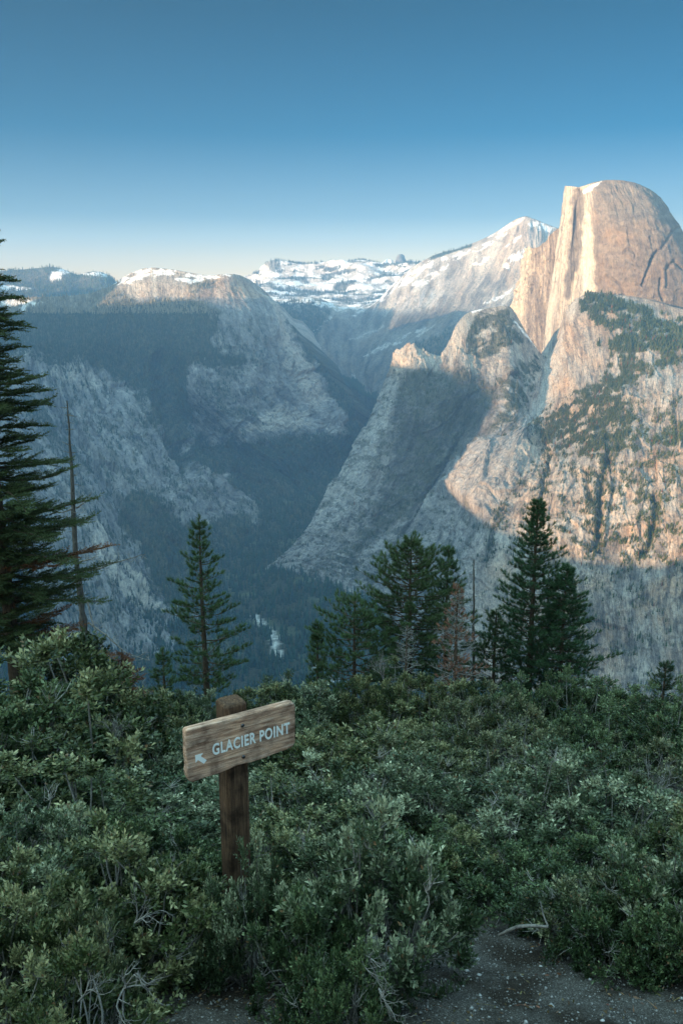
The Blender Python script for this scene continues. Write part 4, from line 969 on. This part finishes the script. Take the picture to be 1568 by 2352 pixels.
def twigs(G, P0, d, L, r, lv, col, gnarl=.25):
    n = 6; P = [np.array(P0, float)]; dd = nrm(np.array(d, float))
    for i in range(n):
        dd = nrm(dd+rng.normal(size=3)*gnarl*.5+np.array([0, 0, .03])); P.append(P[-1]+dd*L/n)
    P = np.array(P); G.tube(P, np.linspace(r, r*.35, n+1), col*rng.uniform(.6, 1.2), 4 if lv else 3)
    if lv > 0:
        for k in range(rng.integers(3, 6)):
            i = rng.integers(2, n+1); e = nrm(P[i]-P[i-1]); b = nrm(e+nrm(rng.normal(size=3))*.85)
            twigs(G, P[i], b, L*rng.uniform(.4, .65), r*.5, lv-1, col, gnarl)
def bare_wood():
    items = [(1275,1800,7.4,.75,(.3,0,1),'grey leafless thicket standing among the shrubs right of centre'),
             (1160,1880,6.0,.45,(.1,-.2,.8),'pale grey leafless twigs in the middle of the slope right of the sign'),
             (1500,1830,6.4,.5,(.5,-.2,.5),'pale bare branch poking out of the shrubs near the right edge'),
             (860,1880,6.0,.4,(-.4,-.3,.6),'low bare grey branches just right of the sign in the scrub'),
             (830,2190,3.1,.34,(.3,-.6,-.05),'white bare twigs hanging from the front shrub right of the sign post'),
             (870,2270,2.8,.30,(.2,-.6,.0),'white bare twigs nearest the gravel under the front shrub'),
             (285,2270,2.75,.40,(.3,-.3,.5),'pale forked twigs rising beside the gravel at lower left'),
             (310,2120,3.3,.36,(.6,-.2,.5),'bare branch slanting out of the shrubs left of the post foot'),
             (180,2300,2.55,.3,(.5,-.1,.3),'tangled grey twigs at the bottom left corner'),
             (880,1560,17,1.0,(-.3,0,1),'silvery bare bush in the hindmost row below the middle pines'),
             (265,1700,8.0,.5,(.1,-.2,1),'white bare twigs beside the tall shrub left of the signboard')]
    for X, Y, y, L, d, lab in items:
        p = at(X, Y, y); G = Geo()
        for k in range(5 if L > .36 else 3):
            dd = nrm(np.array(d)+rng.normal(size=3)*.35)
            twigs(G, (0, 0, 0), dd, L*rng.uniform(.3, .5), .0045*L/.4, 3 if L > .45 else 2, GREY*.95, .35)
        o = G.build('bare_branches', M_bark, None, True); o.location = p
        tag(o, lab, 'branches')
    # fallen stick by the gravel
    G = Geo(); P = at([1145,1165,1190,1220,1258], [2148,2138,2128,2126,2129], [3.35,3.32,3.3,3.3,3.28]); c0 = P.mean(0)
    G.tube(P-c0, [.006, .0075, .008, .0075, .006], GREY*.6, 6)
    P2 = at([1258,1246,1240], [2129,2100,2070], [3.28,3.35,3.4]); G.tube(P2-c0, [.005, .004, .003], GREY*.5, 5)
    o = G.build('fallen_stick', M_bark, None, True); o.location = c0; tag(o, 'curved grey stick lying at the edge of the gravel on the right', 'stick')
    for (a, b, y, lab) in [((1300,2295),(1345,2318),2.6,'short straw-coloured stick on the gravel near the right shrubs'),((1032,2282),(1080,2290),2.65,'thin brown twig lying across the gravel patch'),
                        ((955,2290),(985,2318),2.6,'small brown stick at the left side of the gravel patch')]:
        p = np.array([at(*a, y), (at(*a, y)+at(*b, y-.03))/2, at(*b, y-.03)])
        p[:, 2] = gz(p[:, 0], p[:, 1])+.008; c0 = p[1].copy(); G = Geo(); G.tube(p-c0, [.004, .005, .003], np.array([.30, .22, .13]), 5)
        o = G.build('twig', M_bark, None, True); o.location = c0; tag(o, lab, 'twig')

# ---------------------------------------------------------------- conifers
def trunk(H, r0, col, lean=(0, 0), k=9, wobble=.02):
    n = 26; t = np.linspace(0, 1, n); P = np.stack([lean[0]*t+wobble*np.sin(t*5+1), lean[1]*t+wobble*np.cos(t*4), t*H], 1)
    G = Geo(); G.tube(P, r0*(1-t)**.85+.008, col, k); return G, P
def pine(name, X, Ytop, y, crown_px, bottomY, label, dens=1.0, col=(.075, .125, .055), tuft=.15, shape=1.0, up=.35, rust=None, bare=.0, hcut=0.0, seed=1, group=None, spacing=.24, per=5):
    top = at(X, Ytop, y); x = float(top[0]); g = float(gz(x, y))-.1; H = float(top[2])-g
    bz = float(at(X, bottomY, y)[2])-g
    kx = y/(CP+(1176-Ytop)/2000*SP)/2000; R = crown_px*kx
    root = empty(name, (x, y, g)); tag(root, label, 'tree', group)
    r = np.random.default_rng(seed)
    Gt, P = trunk(H, .022*H**.75+.02, BROWNB*(1.6 if rust is not None else 1.2), wobble=.02)
    Gb = Geo(); Gn = Geo()
    z = max(bz-.2, H*.05)
    TB = []; TD = []; TC = []
    while z < H-.12:
        f = (H-z)/(H-bz); f = min(max(f, 0), 1)
        prof = (f**.75)*(1-.28*max(0, f-.8)/.2) if shape == 1.0 else math.sin(min(1, f*1.15)*math.pi*.62)**.8*(1-.35*max(0, f-.75)/.25)
        nb = max(2, int(per*dens*r.uniform(.75, 1.25)))
        a0 = r.random()*6.28
        for b in range(nb):
            L = max(.14, R*prof*r.uniform(.48, 1.22))
            if r.random() < .06: L *= 1.2
            a = a0+b/nb*6.28+r.uniform(-.3, .3)
            ax = np.array([math.cos(a), math.sin(a), 0])
            zz = z+r.uniform(-.08, .08); tr = np.array([np.interp(zz, P[:, 2], P[:, 0]), np.interp(zz, P[:, 2], P[:, 1]), zz])
            rise = up*L*(1.4-f)+.02
            e = tr+ax*L+np.array([0, 0, rise]); m = tr+ax*L*.55+np.array([0, 0, rise*.1-.04*L])
            n = 7; B = bez(tr, m, e, n)+np.cumsum(r.normal(size=(n, 3))*.008, 0)
            Gb.tube(B, np.linspace(.016*(L/1.2)**.7+.003, .004, n), BROWNB*r.uniform(.9, 1.8) if rust is None else GREY*r.uniform(.7, 1.2), 4)
            isbare = r.random() < bare
            # side twigs
            s0 = .28 if L > .5 else .1
            k = max(1, int((1-s0)*L/.15))
            for j in range(k+1):
                t = s0+(1-s0)*(j/max(k, 1)); i = t*(n-1); i0 = min(int(i), n-2); q = B[i0]+(B[i0+1]-B[i0])*(i-i0)
                bd = nrm(B[i0+1]-B[i0])
                if j == k: ds = [bd]
                else:
                    sd = np.cross(bd, [0, 0, 1.]); ds = [nrm(bd*.8+sd*sg*r.uniform(.5, 1.0)+np.array([0, 0, r.uniform(.1, .6)])) for sg in (1, -1) if r.random() < .85]
                for dd in ds:
                    tl = (.05 if j == k else r.uniform(.08, .24)*(1.15-t)+.06)*min(1.3, .5+L)
                    tip = q+dd*tl
                    if j < k: Gb.tube(np.stack([q, tip]), [.005, .003], BROWNB*1.5 if rust is None else GREY*r.uniform(.8, 1.3), 3)
                    if isbare: 
                        for _ in range(3):
                            tt = tip+nrm(dd+r.normal(size=3)*.7)*.10; Gb.tube(np.stack([q+(tip-q)*r.random(), tt]), [.003, .0015], GREY*1.3, 3)
                        continue
                    TB.append(tip); TD.append(nrm(dd+np.array([0, 0, .35]))); TC.append(r.uniform(.75, 1.25)*(1.0+.25*t))
        z += spacing*r.uniform(.8, 1.2)*(.75+.4*f)
    TB.append(P[-1]); TD.append(np.array([0, 0, 1.])); TC.append(1.1)
    TB = np.array(TB); TD = np.array(TD); TC = np.array(TC)
    nn = 60; n = len(TB); k = np.repeat(np.arange(n), nn)
    w = r.uniform(.25, 1.25, n*nn)[:, None]
    D = nrm(TD[k]+nrm(r.normal(size=(n*nn, 3)))*w)
    Bp = TB[k]-TD[k]*(r.random(n*nn)*.10)[:, None]
    base = np.array(col if rust is None else rust)
    cc = base[None]*TC[k][:, None]*r.uniform(.7, 1.35, (n*nn, 1))*(1+.1*r.uniform(-1, 1, (n*nn, 3)))
    Gn.needles(Bp, D, tuft*r.uniform(.7, 1.15, n*nn), .0105 if rust is None else .007, cc)
    Gt.build('trunk', M_bark, root, True); Gb.build('branches', M_bark, root); Gn.build('crown', M_needle, root)
    return root
def fir(X, Ytop, y, R, bottomY, label, seed=3, rustpart=0.0, name='fir_tree', cols=(.062, .088, .034), H=None):
    top = at(X, Ytop, y); x = float(at(X, 1000, y)[0]); g = float(gz(x, y))-.1; H = float(top[2])-g
    bz = float(at(X, bottomY, y)[2])-g
    root = empty(name, (x, y, g)); tag(root, label, 'tree')
    r = np.random.default_rng(seed)
    Gt, P = trunk(H, .15, BROWNB*1.2)
    Gb = Geo(); B_, D_, C_, L_ = [], [], [], []
    z = bz
    while z < H-.15:
        f = min(1, (H-z)/(H-bz))
        nb = r.integers(5, 8); a0 = r.random()*6.28
        for b in range(nb):
            L = max(.15, R*f**.8*r.uniform(.4, 1.05)); a = a0+b/nb*6.28+r.uniform(-.35, .35)
            ax = np.array([math.cos(a), math.sin(a), 0]); tr = np.array([0, 0, z+r.uniform(-.1, .1)])
            e = tr+ax*L+np.array([0, 0, (r.uniform(-.12, .2))*L]); m = tr+ax*L*.5+np.array([0, 0, r.uniform(-.08, .10)*L])
            n = 10; Bn = bez(tr, m, e, n)+np.cumsum(r.normal(size=(n, 3))*.01, 0)
            dead = r.random() < rustpart*(1 if z < H*.42 else 0)
            Gb.tube(Bn, np.linspace(.022*L/1.5+.005, .005, n), BROWNB*1.3 if not dead else GREY, 4)
            k = max(2, int(L/.075))
            for j in range(k+1):
                t = .12+.88*j/k; i = t*(n-1); i0 = min(int(i), n-2); q = Bn[i0]+(Bn[i0+1]-Bn[i0])*(i-i0); bd = nrm(Bn[i0+1]-Bn[i0])
                sd = nrm(np.cross(bd, [0, 0, 1.]))
                for sg in ((1, -1) if j < k else (0,)):
                    if r.random() < .12: continue
                    dd = nrm(bd*.75+sd*sg*.85+np.array([0, 0, r.uniform(-.12, .38)]))
                    tl = min(.42, .34*L)*(1.12-t)*r.uniform(.7, 1.2)+.07
                    m2 = max(2, int(tl/.045))
                    for h in range(m2+1):
                        tt = h/m2; qq = q+dd*tl*tt
                        sd2 = nrm(np.cross(dd, [0, 0, 1.])+r.normal(size=3)*.15)
                        for s2 in ((1, -1) if h < m2 else (0,)):
                            B_.append(qq); D_.append(nrm(dd*.8+sd2*s2*.7)); L_.append(.045+.05*(1-tt)*r.random()); C_.append((1 if not dead else -1)*r.uniform(.75, 1.25)*(1+.3*(t > .8)))
        z += r.uniform(.13, .28)*(.7+.5*f)
    B_ = np.array(B_); D_ = np.array(D_); C_ = np.array(C_); L_ = np.array(L_)
    nn = 8; n = len(B_); k = np.repeat(np.arange(n), nn); tt = np.tile(np.arange(nn)/nn, n)
    Dn = nrm(D_[k]*.75+nrm(r.normal(size=(n*nn, 3))*np.array([1, 1, .6]))*.9)
    Bp = B_[k]+D_[k]*(tt*L_[k])[:, None]
    base = np.where((C_[k] > 0)[:, None], np.array(cols)[None], np.array([.17, .075, .035])[None])
    cc = base*np.abs(C_[k])[:, None]*r.uniform(.7, 1.3, (n*nn, 1))
    Gn = Geo(); Gn.needles(Bp, Dn, .046*r.uniform(.7, 1.1, n*nn), .0115, cc)
    print('fir needles', n*nn)
    Gt.build('trunk', M_bark, root, True); Gb.build('branches', M_bark, root); Gn.build('crown', M_needle, root)
    return root
def snag(pts, y, r0, r1, label, stubs=40, limbs=(), name='dead_tree', seed=5):
    r = np.random.default_rng(seed)
    P = at([p[0] for p in pts], [p[1] for p in pts], y)
    b = P[-1].copy(); g = float(gz(b[0], y))-.1
    if b[2] > g: P = np.concatenate([P, [[b[0]+.02, b[1], g]]])
    o0 = P[-1].copy(); P = P-o0; root = empty(name, tuple(o0)); tag(root, label, 'tree')
    A = hermite(P[:, None, :], np.arange(len(P))*1.0, 40, 0)[0][:, 0]+np.cumsum(r.normal(size=(40, 3))*.006, 0)
    rad = np.linspace(r1, r0, 40)*(1+.12*r.normal(size=40)); G = Geo(); G.tube(A, rad, GREY*.42, 9)
    for i in range(stubs):
        t = r.random()**1.2; q = A[min(39, int(t*36)+1)]; a = r.random()*6.28; L = r.uniform(.05, .24)
        d = nrm(np.array([math.cos(a), math.sin(a)*.6, r.uniform(-.15, .4)]))
        G.tube(np.stack([q, q+d*L*.6, q+d*L+r.normal(size=3)*.015]), [.011, .007, .003], GREY*r.uniform(.4, .9), 4)
    G.build('trunk', M_bark, root, True)
    for li in limbs:
        Gs = Geo()
        L = at([p[0] for p in li], [p[1] for p in li], [y-.1*i for i in range(len(li))])-o0
        n = 12; Q = hermite(L[:, None, :], np.arange(len(L))*1.0, n, 0)[0][:, 0]+np.cumsum(r.normal(size=(n, 3))*.008, 0)
        Gs.tube(Q, np.linspace(.026, .005, n), GREY*r.uniform(.5, 1.2), 5)
        for j in range(3, n):
            if r.random() < .75: twigs(Gs, Q[j], nrm(Q[j]-Q[j-1]+r.normal(size=3)*.7), r.uniform(.15, .4), .007, 1, GREY*1.2, .3)
        Gs.build('branch', M_bark, root)
    return root
def conifers():
    tall = None
    pine('pine_tree', 458, 1185, 26, 122, 1600, 'slender young pine standing alone above the signboard', 1.0, (0.072, 0.119, 0.052), seed=11, spacing=.25)
    pine('pine_tree', 375, 1490, 25, 40, 1600, 'little pine sapling just left of the lone pine', .8, (0.080, 0.131, 0.058), seed=12, spacing=.2)
    pine('pine_tree', 945, 1232, 27, 130, 1560, 'broad pine with a fading top in the middle clump', 1.25, (0.075, 0.116, 0.051), seed=13, shape=2, spacing=.22, per=6)
    pine('pine_tree', 1030, 1256, 28.5, 92, 1560, 'narrower pine just behind and right of the broad one', 1.2, (0.065, 0.113, 0.052), seed=14, spacing=.22)
    pine('pine_tree', 815, 1375, 25.5, 125, 1600, 'low bushy pine at the left end of the middle clump', 1.2, (0.072, 0.116, 0.051), seed=15, shape=2, spacing=.25, per=5)
    pine('pine_tree', 730, 1430, 27, 36, 1590, 'small pine sprout at the left foot of the bushy pine', 1.0, (0.072, 0.116, 0.051), seed=25, spacing=.19)
    tall = pine('pine_tree', 1236, 1152, 27.5, 122, 1560, 'tallest pine, dark and pointed, on the right', 1.25, (0.052, 0.102, 0.049), seed=16, spacing=.22, per=6)
    pine('pine_tree', 1302, 1296, 27, 112, 1580, 'second tall dark pine right beside the tallest one', 1.35, (0.052, 0.104, 0.051), seed=17, shape=1, spacing=.2, per=6)
    pine('pine_tree', 1140, 1400, 28, 85, 1590, 'short pine filling the gap left of the tallest pine', 1.1, (0.065, 0.113, 0.052), seed=18, spacing=.22)
    pine('pine_tree', 1530, 1520, 21, 50, 1640, 'small dark conifer rising from the shrubs near the right edge', 1.3, (0.055, 0.090, 0.049), seed=19, spacing=.18, tuft=.09)
    pine('dead_pine', 1052, 1345, 23.5, 74, 1585, 'dying pine with rust-red needles and grey twigs', 1.2, seed=20, rust=(.27, .13, .085), bare=.55, spacing=.17, tuft=.09, up=.1)
    pine('dead_pine', 935, 1440, 24.5, 52, 1570, 'silvery leafless conifer in front of the broad pine', 1.0, seed=21, rust=(.2, .15, .12), bare=.97, spacing=.2, tuft=.07, up=.1)
    snag([(1088,1285),(1087,1400),(1085,1560)], 28, .07, .02, 'thin bare pole of a dead tree among the middle pines', 50, seed=8)
    fir(-18, 380, 15, 2.15, 1470, 'large dark fir hanging into the left edge of the frame', rustpart=.14)
    fir(250, 1490, 16.5, .75, 1640, 'rust-red dying fir sapling at the foot of the dead trunk', seed=9, name='dead_fir', cols=(.17, .075, .04))
    snag([(155,920),(163,1030),(172,1150),(182,1300),(196,1420),(207,1530)], 20, .115, .012, 'tall weathered dead trunk with broken branch stubs beside the fir', 60,
         [[(190,1312),(240,1300),(290,1284),(330,1274)], [(203,1430),(240,1455),(290,1500),(345,1520)], [(205,1500),(250,1530),(300,1570),(335,1605)], [(172,1165),(150,1172),(118,1175)], [(200,1380),(215,1440),(235,1500),(240,1560)], [(176,1165),(200,1155)], [(183,1290),(205,1285),(225,1275)]])

# ---------------------------------------------------------------- the sign
def wood_mat(name, stops, sc, axis):
    m, nt, b = new_mat(name, .82, .2)
    tc = nd(nt, 'ShaderNodeTexCoord'); mp = nt.nodes.new('ShaderNodeMapping')
    s = [sc*14, sc*14, sc*14]; s[axis] = sc*.9; mp.inputs['Scale'].default_value = s
    nt.links.new(tc.outputs['Object'], mp.inputs[0])
    n = nd(nt, 'ShaderNodeTexNoise', Scale=1.0, Detail=8.0, Roughness=.68, Distortion=.6); nt.links.new(mp.outputs[0], n.inputs['Vector'])
    n2 = nd(nt, 'ShaderNodeTexNoise', Scale=7.0, Detail=5.0, Roughness=.6); nt.links.new(tc.outputs['Object'], n2.inputs['Vector'])
    n3 = nd(nt, 'ShaderNodeTexNoise', Scale=260.0, Detail=2.0); nt.links.new(tc.outputs['Object'], n3.inputs['Vector'])
    c = ramp(nt, n.outputs[0], stops)
    c = mul(nt, c, ramp(nt, n2.outputs[0], [(.36, (.42, .40, .40)), (.5, (.95, .95, .95)), (.66, (1.25, 1.18, 1.1))]))
    c = mul(nt, c, ramp(nt, n3.outputs[0], [(.38, (.6, .6, .6)), (.55, (1.08, 1.08, 1.08))]), .7)
    nt.links.new(c, b.inputs['Base Color'])
    bp = nd(nt, 'ShaderNodeBump', Strength=.7, Distance=.004); nt.links.new(n.outputs[0], bp.inputs['Height']); nt.links.new(bp.outputs[0], b.inputs['Normal'])
    return m
def bm_obj(name, verts, faces, mat, parent, bevel=0, seg=2):
    me = bpy.data.meshes.new(name); me.from_pydata([tuple(v) for v in verts], [], faces); me.update()
    me.materials.append(mat); o = bpy.data.objects.new(name, me); C.objects.link(o); o.parent = parent
    if bevel:
        b = o.modifiers.new('bevel', 'BEVEL'); b.width = bevel; b.segments = seg; b.limit_method = 'ANGLE'; b.angle_limit = math.radians(35)
    return o
def slab(outline, y0, y1):
    n = len(outline); V = [(x, y0, z) for x, z in outline]+[(x, y1, z) for x, z in outline]
    F = [list(range(n)), list(range(2*n-1, n-1, -1))]+[[(i+1) % n, i, n+i, n+(i+1) % n] for i in range(n)]
    return V, F
def sign():
    yaw = math.atan2(.37, .603)
    cx, cy, zt, zb = -.584, 4.701, -2.376, -2.706
    g = float(gz(cx, cy))
    root = empty('trail_sign', (cx, cy, zt), yaw); tag(root, 'weathered wooden trail sign reading GLACIER POINT on a square post', 'sign')
    Lh = .356; h = zt-zb
    Mb = wood_mat('sign_board_wood', [(.30, (.13, .07, .048)), (.43, (.42, .24, .17)), (.54, (.66, .42, .31)), (.70, (.86, .66, .55))], 5, 0)
    Mp = wood_mat('sign_post_wood', [(.30, (.035, .022, .016)), (.48, (.095, .055, .036)), (.62, (.18, .11, .07)), (.75, (.28, .19, .14))], 5, 2)
    out = [(-Lh, -.012), (-Lh+.012, 0), (Lh-.035, 0), (Lh-.010, -.010), (Lh, -.035), (Lh-.001, -.12), (Lh-.002, -.2), (Lh-.004, -h+.055), (Lh-.02, -h+.032), (Lh-.06, -h+.022), (.22, -h+.018), (.12, -h+.008), (.05, -h+.006),
           (-.03, -h+.014), (-.10, -h+.004), (-.17, -h-.004), (-.25, -h-.002), (-Lh+.035, -h-.010), (-Lh+.012, -h+.002), (-Lh+.002, -h+.03), (-Lh-.003, -h+.065), (-Lh+.004, -h+.10), (-Lh-.002, -.16), (-Lh+.001, -.09)]
    V, F = slab(out, -.0, .052)
    bo = bm_obj('board', V, F, Mb, root, .009, 3)
    bo.data.materials.append(wood_mat('board_end_grain_shaded', [(.30, (.05, .025, .018)), (.5, (.13, .06, .04)), (.7, (.22, .11, .075))], 6, 1))  # wood end grain, with the shade on this end darkened into the colour
    for p in bo.data.polygons:
        if p.normal.x < -.6: p.material_index = 1
    # post behind the board
    s = .074; y0 = .055; zl = g-zt-.3; ztp = .050
    c = .016
    V = []
    def ring(z, s, cc):
        q = [(-s+cc, -s), (s-cc, -s), (s, -s+cc), (s, s-cc), (s-cc, s), (-s+cc, s), (-s, s-cc), (-s, -s+cc)]
        return [(x-.012, y+y0+.07+.003, z) for x, y in q]
    V = ring(zl, s, c)+ring(ztp-.012, s, c)+ring(ztp+.002, s-.012, c+.004); F = []
    for k in (0, 8):
        for i in range(8): F.append([k+i, k+(i+1) % 8, k+8+(i+1) % 8, k+8+i])
    F.append(list(range(16, 24))); F.append(list(range(7, -1, -1)))
    bm_obj('post', V, F, Mp, root, .006, 2)
    # bolts
    Mm, nt, b = new_mat('bolt_steel', .35, .5); b.inputs['Metallic'].default_value = .9; b.inputs['Base Color'].default_value = (.12, .12, .13, 1)
    for z in (-.065, -h+.062):
        G = Geo(); a = np.arange(12)/12*6.283; rr = [.012, .0118, .0095, .005, .0005]; yy = [.001, -.003, -.006, -.008, -.0088]
        Vv = np.array([[(r_*math.cos(t), y_, z+r_*math.sin(t)) for t in a] for r_, y_ in zip(rr, yy)])
        i = np.arange(4)[:, None]*12; j = np.arange(12)[None]; F_ = np.stack([i+j, i+12+j, i+12+(j+1) % 12, i+(j+1) % 12], -1).reshape(-1, 4)
        G.add(Vv, F_, np.array([.2, .2, .2])); G.build('bolt', Mm, root, True)
    # routed white lettering
    Mw, nt, b = new_mat('white_paint', .6, .3); tc = nd(nt, 'ShaderNodeTexCoord')
    n = nd(nt, 'ShaderNodeTexNoise', Scale=90.0, Detail=5.0); nt.links.new(tc.outputs['Object'], n.inputs['Vector'])
    nt.links.new(ramp(nt, n.outputs[0], [(.26, (.8, .8, .8)), (.36, (.97, .97, .97))]), b.inputs['Base Color'])
    cu = bpy.data.curves.new('lettering', 'FONT'); cu.body = 'GLACIER POINT'; cu.size = .088; cu.space_character = 1.12; cu.space_word = 1.0; cu.offset = .0024; cu.extrude = .0006
    to = bpy.data.objects.new('t', cu); C.objects.link(to); bpy.context.view_layer.update()
    me = bpy.data.meshes.new_from_object(to.evaluated_get(bpy.context.evaluated_depsgraph_get())); bpy.data.objects.remove(to)
    n = len(me.vertices); co = np.zeros(n*3); me.vertices.foreach_get('co', co); co = co.reshape(-1, 3)
    x0, x1 = co[:, 0].min(), co[:, 0].max(); yb, yt = co[:, 1].min(), co[:, 1].max()
    X = -Lh+2*Lh*(.225+(co[:, 0]-x0)/(x1-x0)*.715); Z = -h*.615+(co[:, 1]-yb)/(yt-yb)*.074
    Z = Z+(co[:, 0]-x0)/(x1-x0)*.004
    me.vertices.foreach_set('co', np.stack([X, -.0028-co[:, 2]*1.0, Z], 1).ravel()); me.update()
    me.materials.clear(); me.materials.append(Mw); me.name = 'lettering'
    o = bpy.data.objects.new('lettering', me); C.objects.link(o); o.parent = root; tag(o, 'white routed capitals GLACIER POINT')
    # arrow pointing up and left
    ac = (-Lh+2*Lh*.115, -h*.60); ang = math.radians(135)
    prof = [(.042, 0), (.006, .034), (.006, .013), (-.044, .013), (-.044, -.013), (.006, -.013), (.006, -.034)]
    pts = [(ac[0]+x*math.cos(ang)-y*math.sin(ang), ac[1]+x*math.sin(ang)+y*math.cos(ang)) for x, y in prof]
    V, F = slab(pts, -.0034, -.0022); bm_obj('arrow', V, F, Mw, root)

# ---------------------------------------------------------------- the ground
def ground():
    def axis(a, b, c, n1, n2):
        u = np.linspace(a, b, n1); v = b+(c-b)*np.linspace(0, 1, n2+1)[1:]**2.2; return np.concatenate([u, v])
    ys = np.concatenate([-60+60*np.linspace(0, 1, 20)[:-1], np.linspace(0, 6, 190), 6+18*np.linspace(0, 1, 120)[1:], 24+880*np.linspace(0, 1, 70)[1:]**2])
    xs = np.concatenate([-3-420*np.linspace(1, 0, 60)[:-1]**2, np.linspace(-3, 3, 190), 3+420*np.linspace(0, 1, 60)[1:]**2])
    X, Y = np.meshgrid(xs, ys, indexing='ij'); Z = gz(X, Y)
    Z = np.maximum(Z, -978)
    Z = Z+.012*fbm(X/.09, Y/.09, 0.0, 3, 305)*(Y < 7)
    nx, ny = X.shape; idx = np.arange(nx*ny).reshape(nx, ny)
    F = np.stack([idx[:-1, :-1], idx[1:, :-1], idx[1:, 1:], idx[:-1, 1:]], -1).reshape(-1, 4)
    m, nt, b = new_mat('gravel_soil', .9, .2); tc = nd(nt, 'ShaderNodeTexCoord')
    n1 = nd(nt, 'ShaderNodeTexNoise', Scale=3.0, Detail=4.0); n2 = nd(nt, 'ShaderNodeTexVoronoi', Scale=85.0); n3 = nd(nt, 'ShaderNodeTexNoise', Scale=160.0, Detail=4.0, Roughness=.7)
    for n in (n1, n2, n3): nt.links.new(tc.outputs['Object'], n.inputs['Vector'])
    c = ramp(nt, n3.outputs[0], [(.3, (.055, .05, .045)), (.5, (.17, .16, .15)), (.68, (.40, .39, .38))])
    c = mul(nt, c, ramp(nt, n2.outputs['Distance'], [(.1, (1.15, 1.15, 1.15)), (.6, (.55, .53, .5))]))
    c = mul(nt, c, ramp(nt, n1.outputs[0], [(.38, (.30, .26, .22)), (.58, (.9, .9, .9))]))
    nt.links.new(c, b.inputs['Base Color'])
    bp = nd(nt, 'ShaderNodeBump', Strength=1.0, Distance=.012); nt.links.new(n3.outputs[0], bp.inputs['Height']); nt.links.new(bp.outputs[0], b.inputs['Normal'])
    tag(mk_mesh('ground', np.stack([X, Y, Z], -1).reshape(-1, 3), F, m), kind='structure')
    # gravel chips and needles too many to count
    r = np.random.default_rng(5); n = 26000
    x = r.uniform(-1.9, 2.4, n); y = r.uniform(1.9, 4.6, n); s = .0022+.0075*r.random(n)**4; z = gz(x, y)
    big = r.random(n) < .006; s[big] = r.uniform(.010, .018, big.sum())
    oc = np.array([[1,0,0],[0,1,0],[-1,0,0],[0,-1,0],[0,0,.7],[0,0,-.7]], float)
    V = oc[None]*r.uniform(.6, 1.3, (n, 6, 1))*s[:, None, None]; a = r.random(n)*6.28
    V = np.stack([V[..., 0]*np.cos(a)[:, None]-V[..., 1]*np.sin(a)[:, None], V[..., 0]*np.sin(a)[:, None]+V[..., 1]*np.cos(a)[:, None], V[..., 2]], -1)+np.stack([x, y, z+s*.3], 1)[:, None]
    f = np.array([[0,1,4],[1,2,4],[2,3,4],[3,0,4],[1,0,5],[2,1,5],[3,2,5],[0,3,5]])
    Fc = (f[None]+(np.arange(n)*6)[:, None, None]).reshape(-1, 3)
    cc = np.array([.22, .215, .21])[None]*r.uniform(.3, 1.6, (n, 1)); cc[big] = np.array([.42, .42, .42])*r.uniform(.6, 1.2, (int(big.sum()), 1)); cc = np.repeat(cc, 6, 0)
    G = Geo(); n2 = 5200; x = r.uniform(-2.2, 2.6, n2); y = r.uniform(1.9, 5.2, n2)
    keep = fbm(x/.45, y/.45, 0.0, 3, 330)+.25*np.abs(x-.75) > .12; x, y = x[keep], y[keep]; n2 = len(x)
    a = r.random(n2)*6.28; D = nrm(np.stack([np.cos(a), np.sin(a), r.uniform(-.3, .25, n2)], 1)); base = np.stack([x, y, gz(x, y)+.006], 1)
    lc = np.array([.16, .105, .06])[None]*r.uniform(.3, 1.6, (n2, 1))*(1+.2*r.uniform(-1, 1, (n2, 3)))
    G.leaves(base, D, r.uniform(.015, .035, n2), r.uniform(.006, .014, n2), lc)
    sp = r.random(n2) < .25; G.leaves(base[sp]+.002, D[sp], r.uniform(.05, .11, sp.sum()), .002, lc[sp]*1.5)
    tag(G.build('leaf_litter', M_stone), 'dry brown leaves and needles littering the bare soil', 'leaf litter', kind='stuff')
    tag(mk_mesh('gravel', V.reshape(-1, 3), Fc, M_stone, col=cc, smooth=False), 'loose grey granite chips scattered over the bare soil', 'gravel', kind='stuff')
M_stone = col_mat('stone', .85, .25)
import time; _t=time.time()
far_hills(); high_sierra(); slab_ridge(); left_massif(); valley(); right_massif(); dome(); back_ridge()
air_sky_sun()
print('terrain', time.time()-_t)
ground(); shrubs(); bare_wood(); conifers(); sign()
print('all', time.time()-_t)
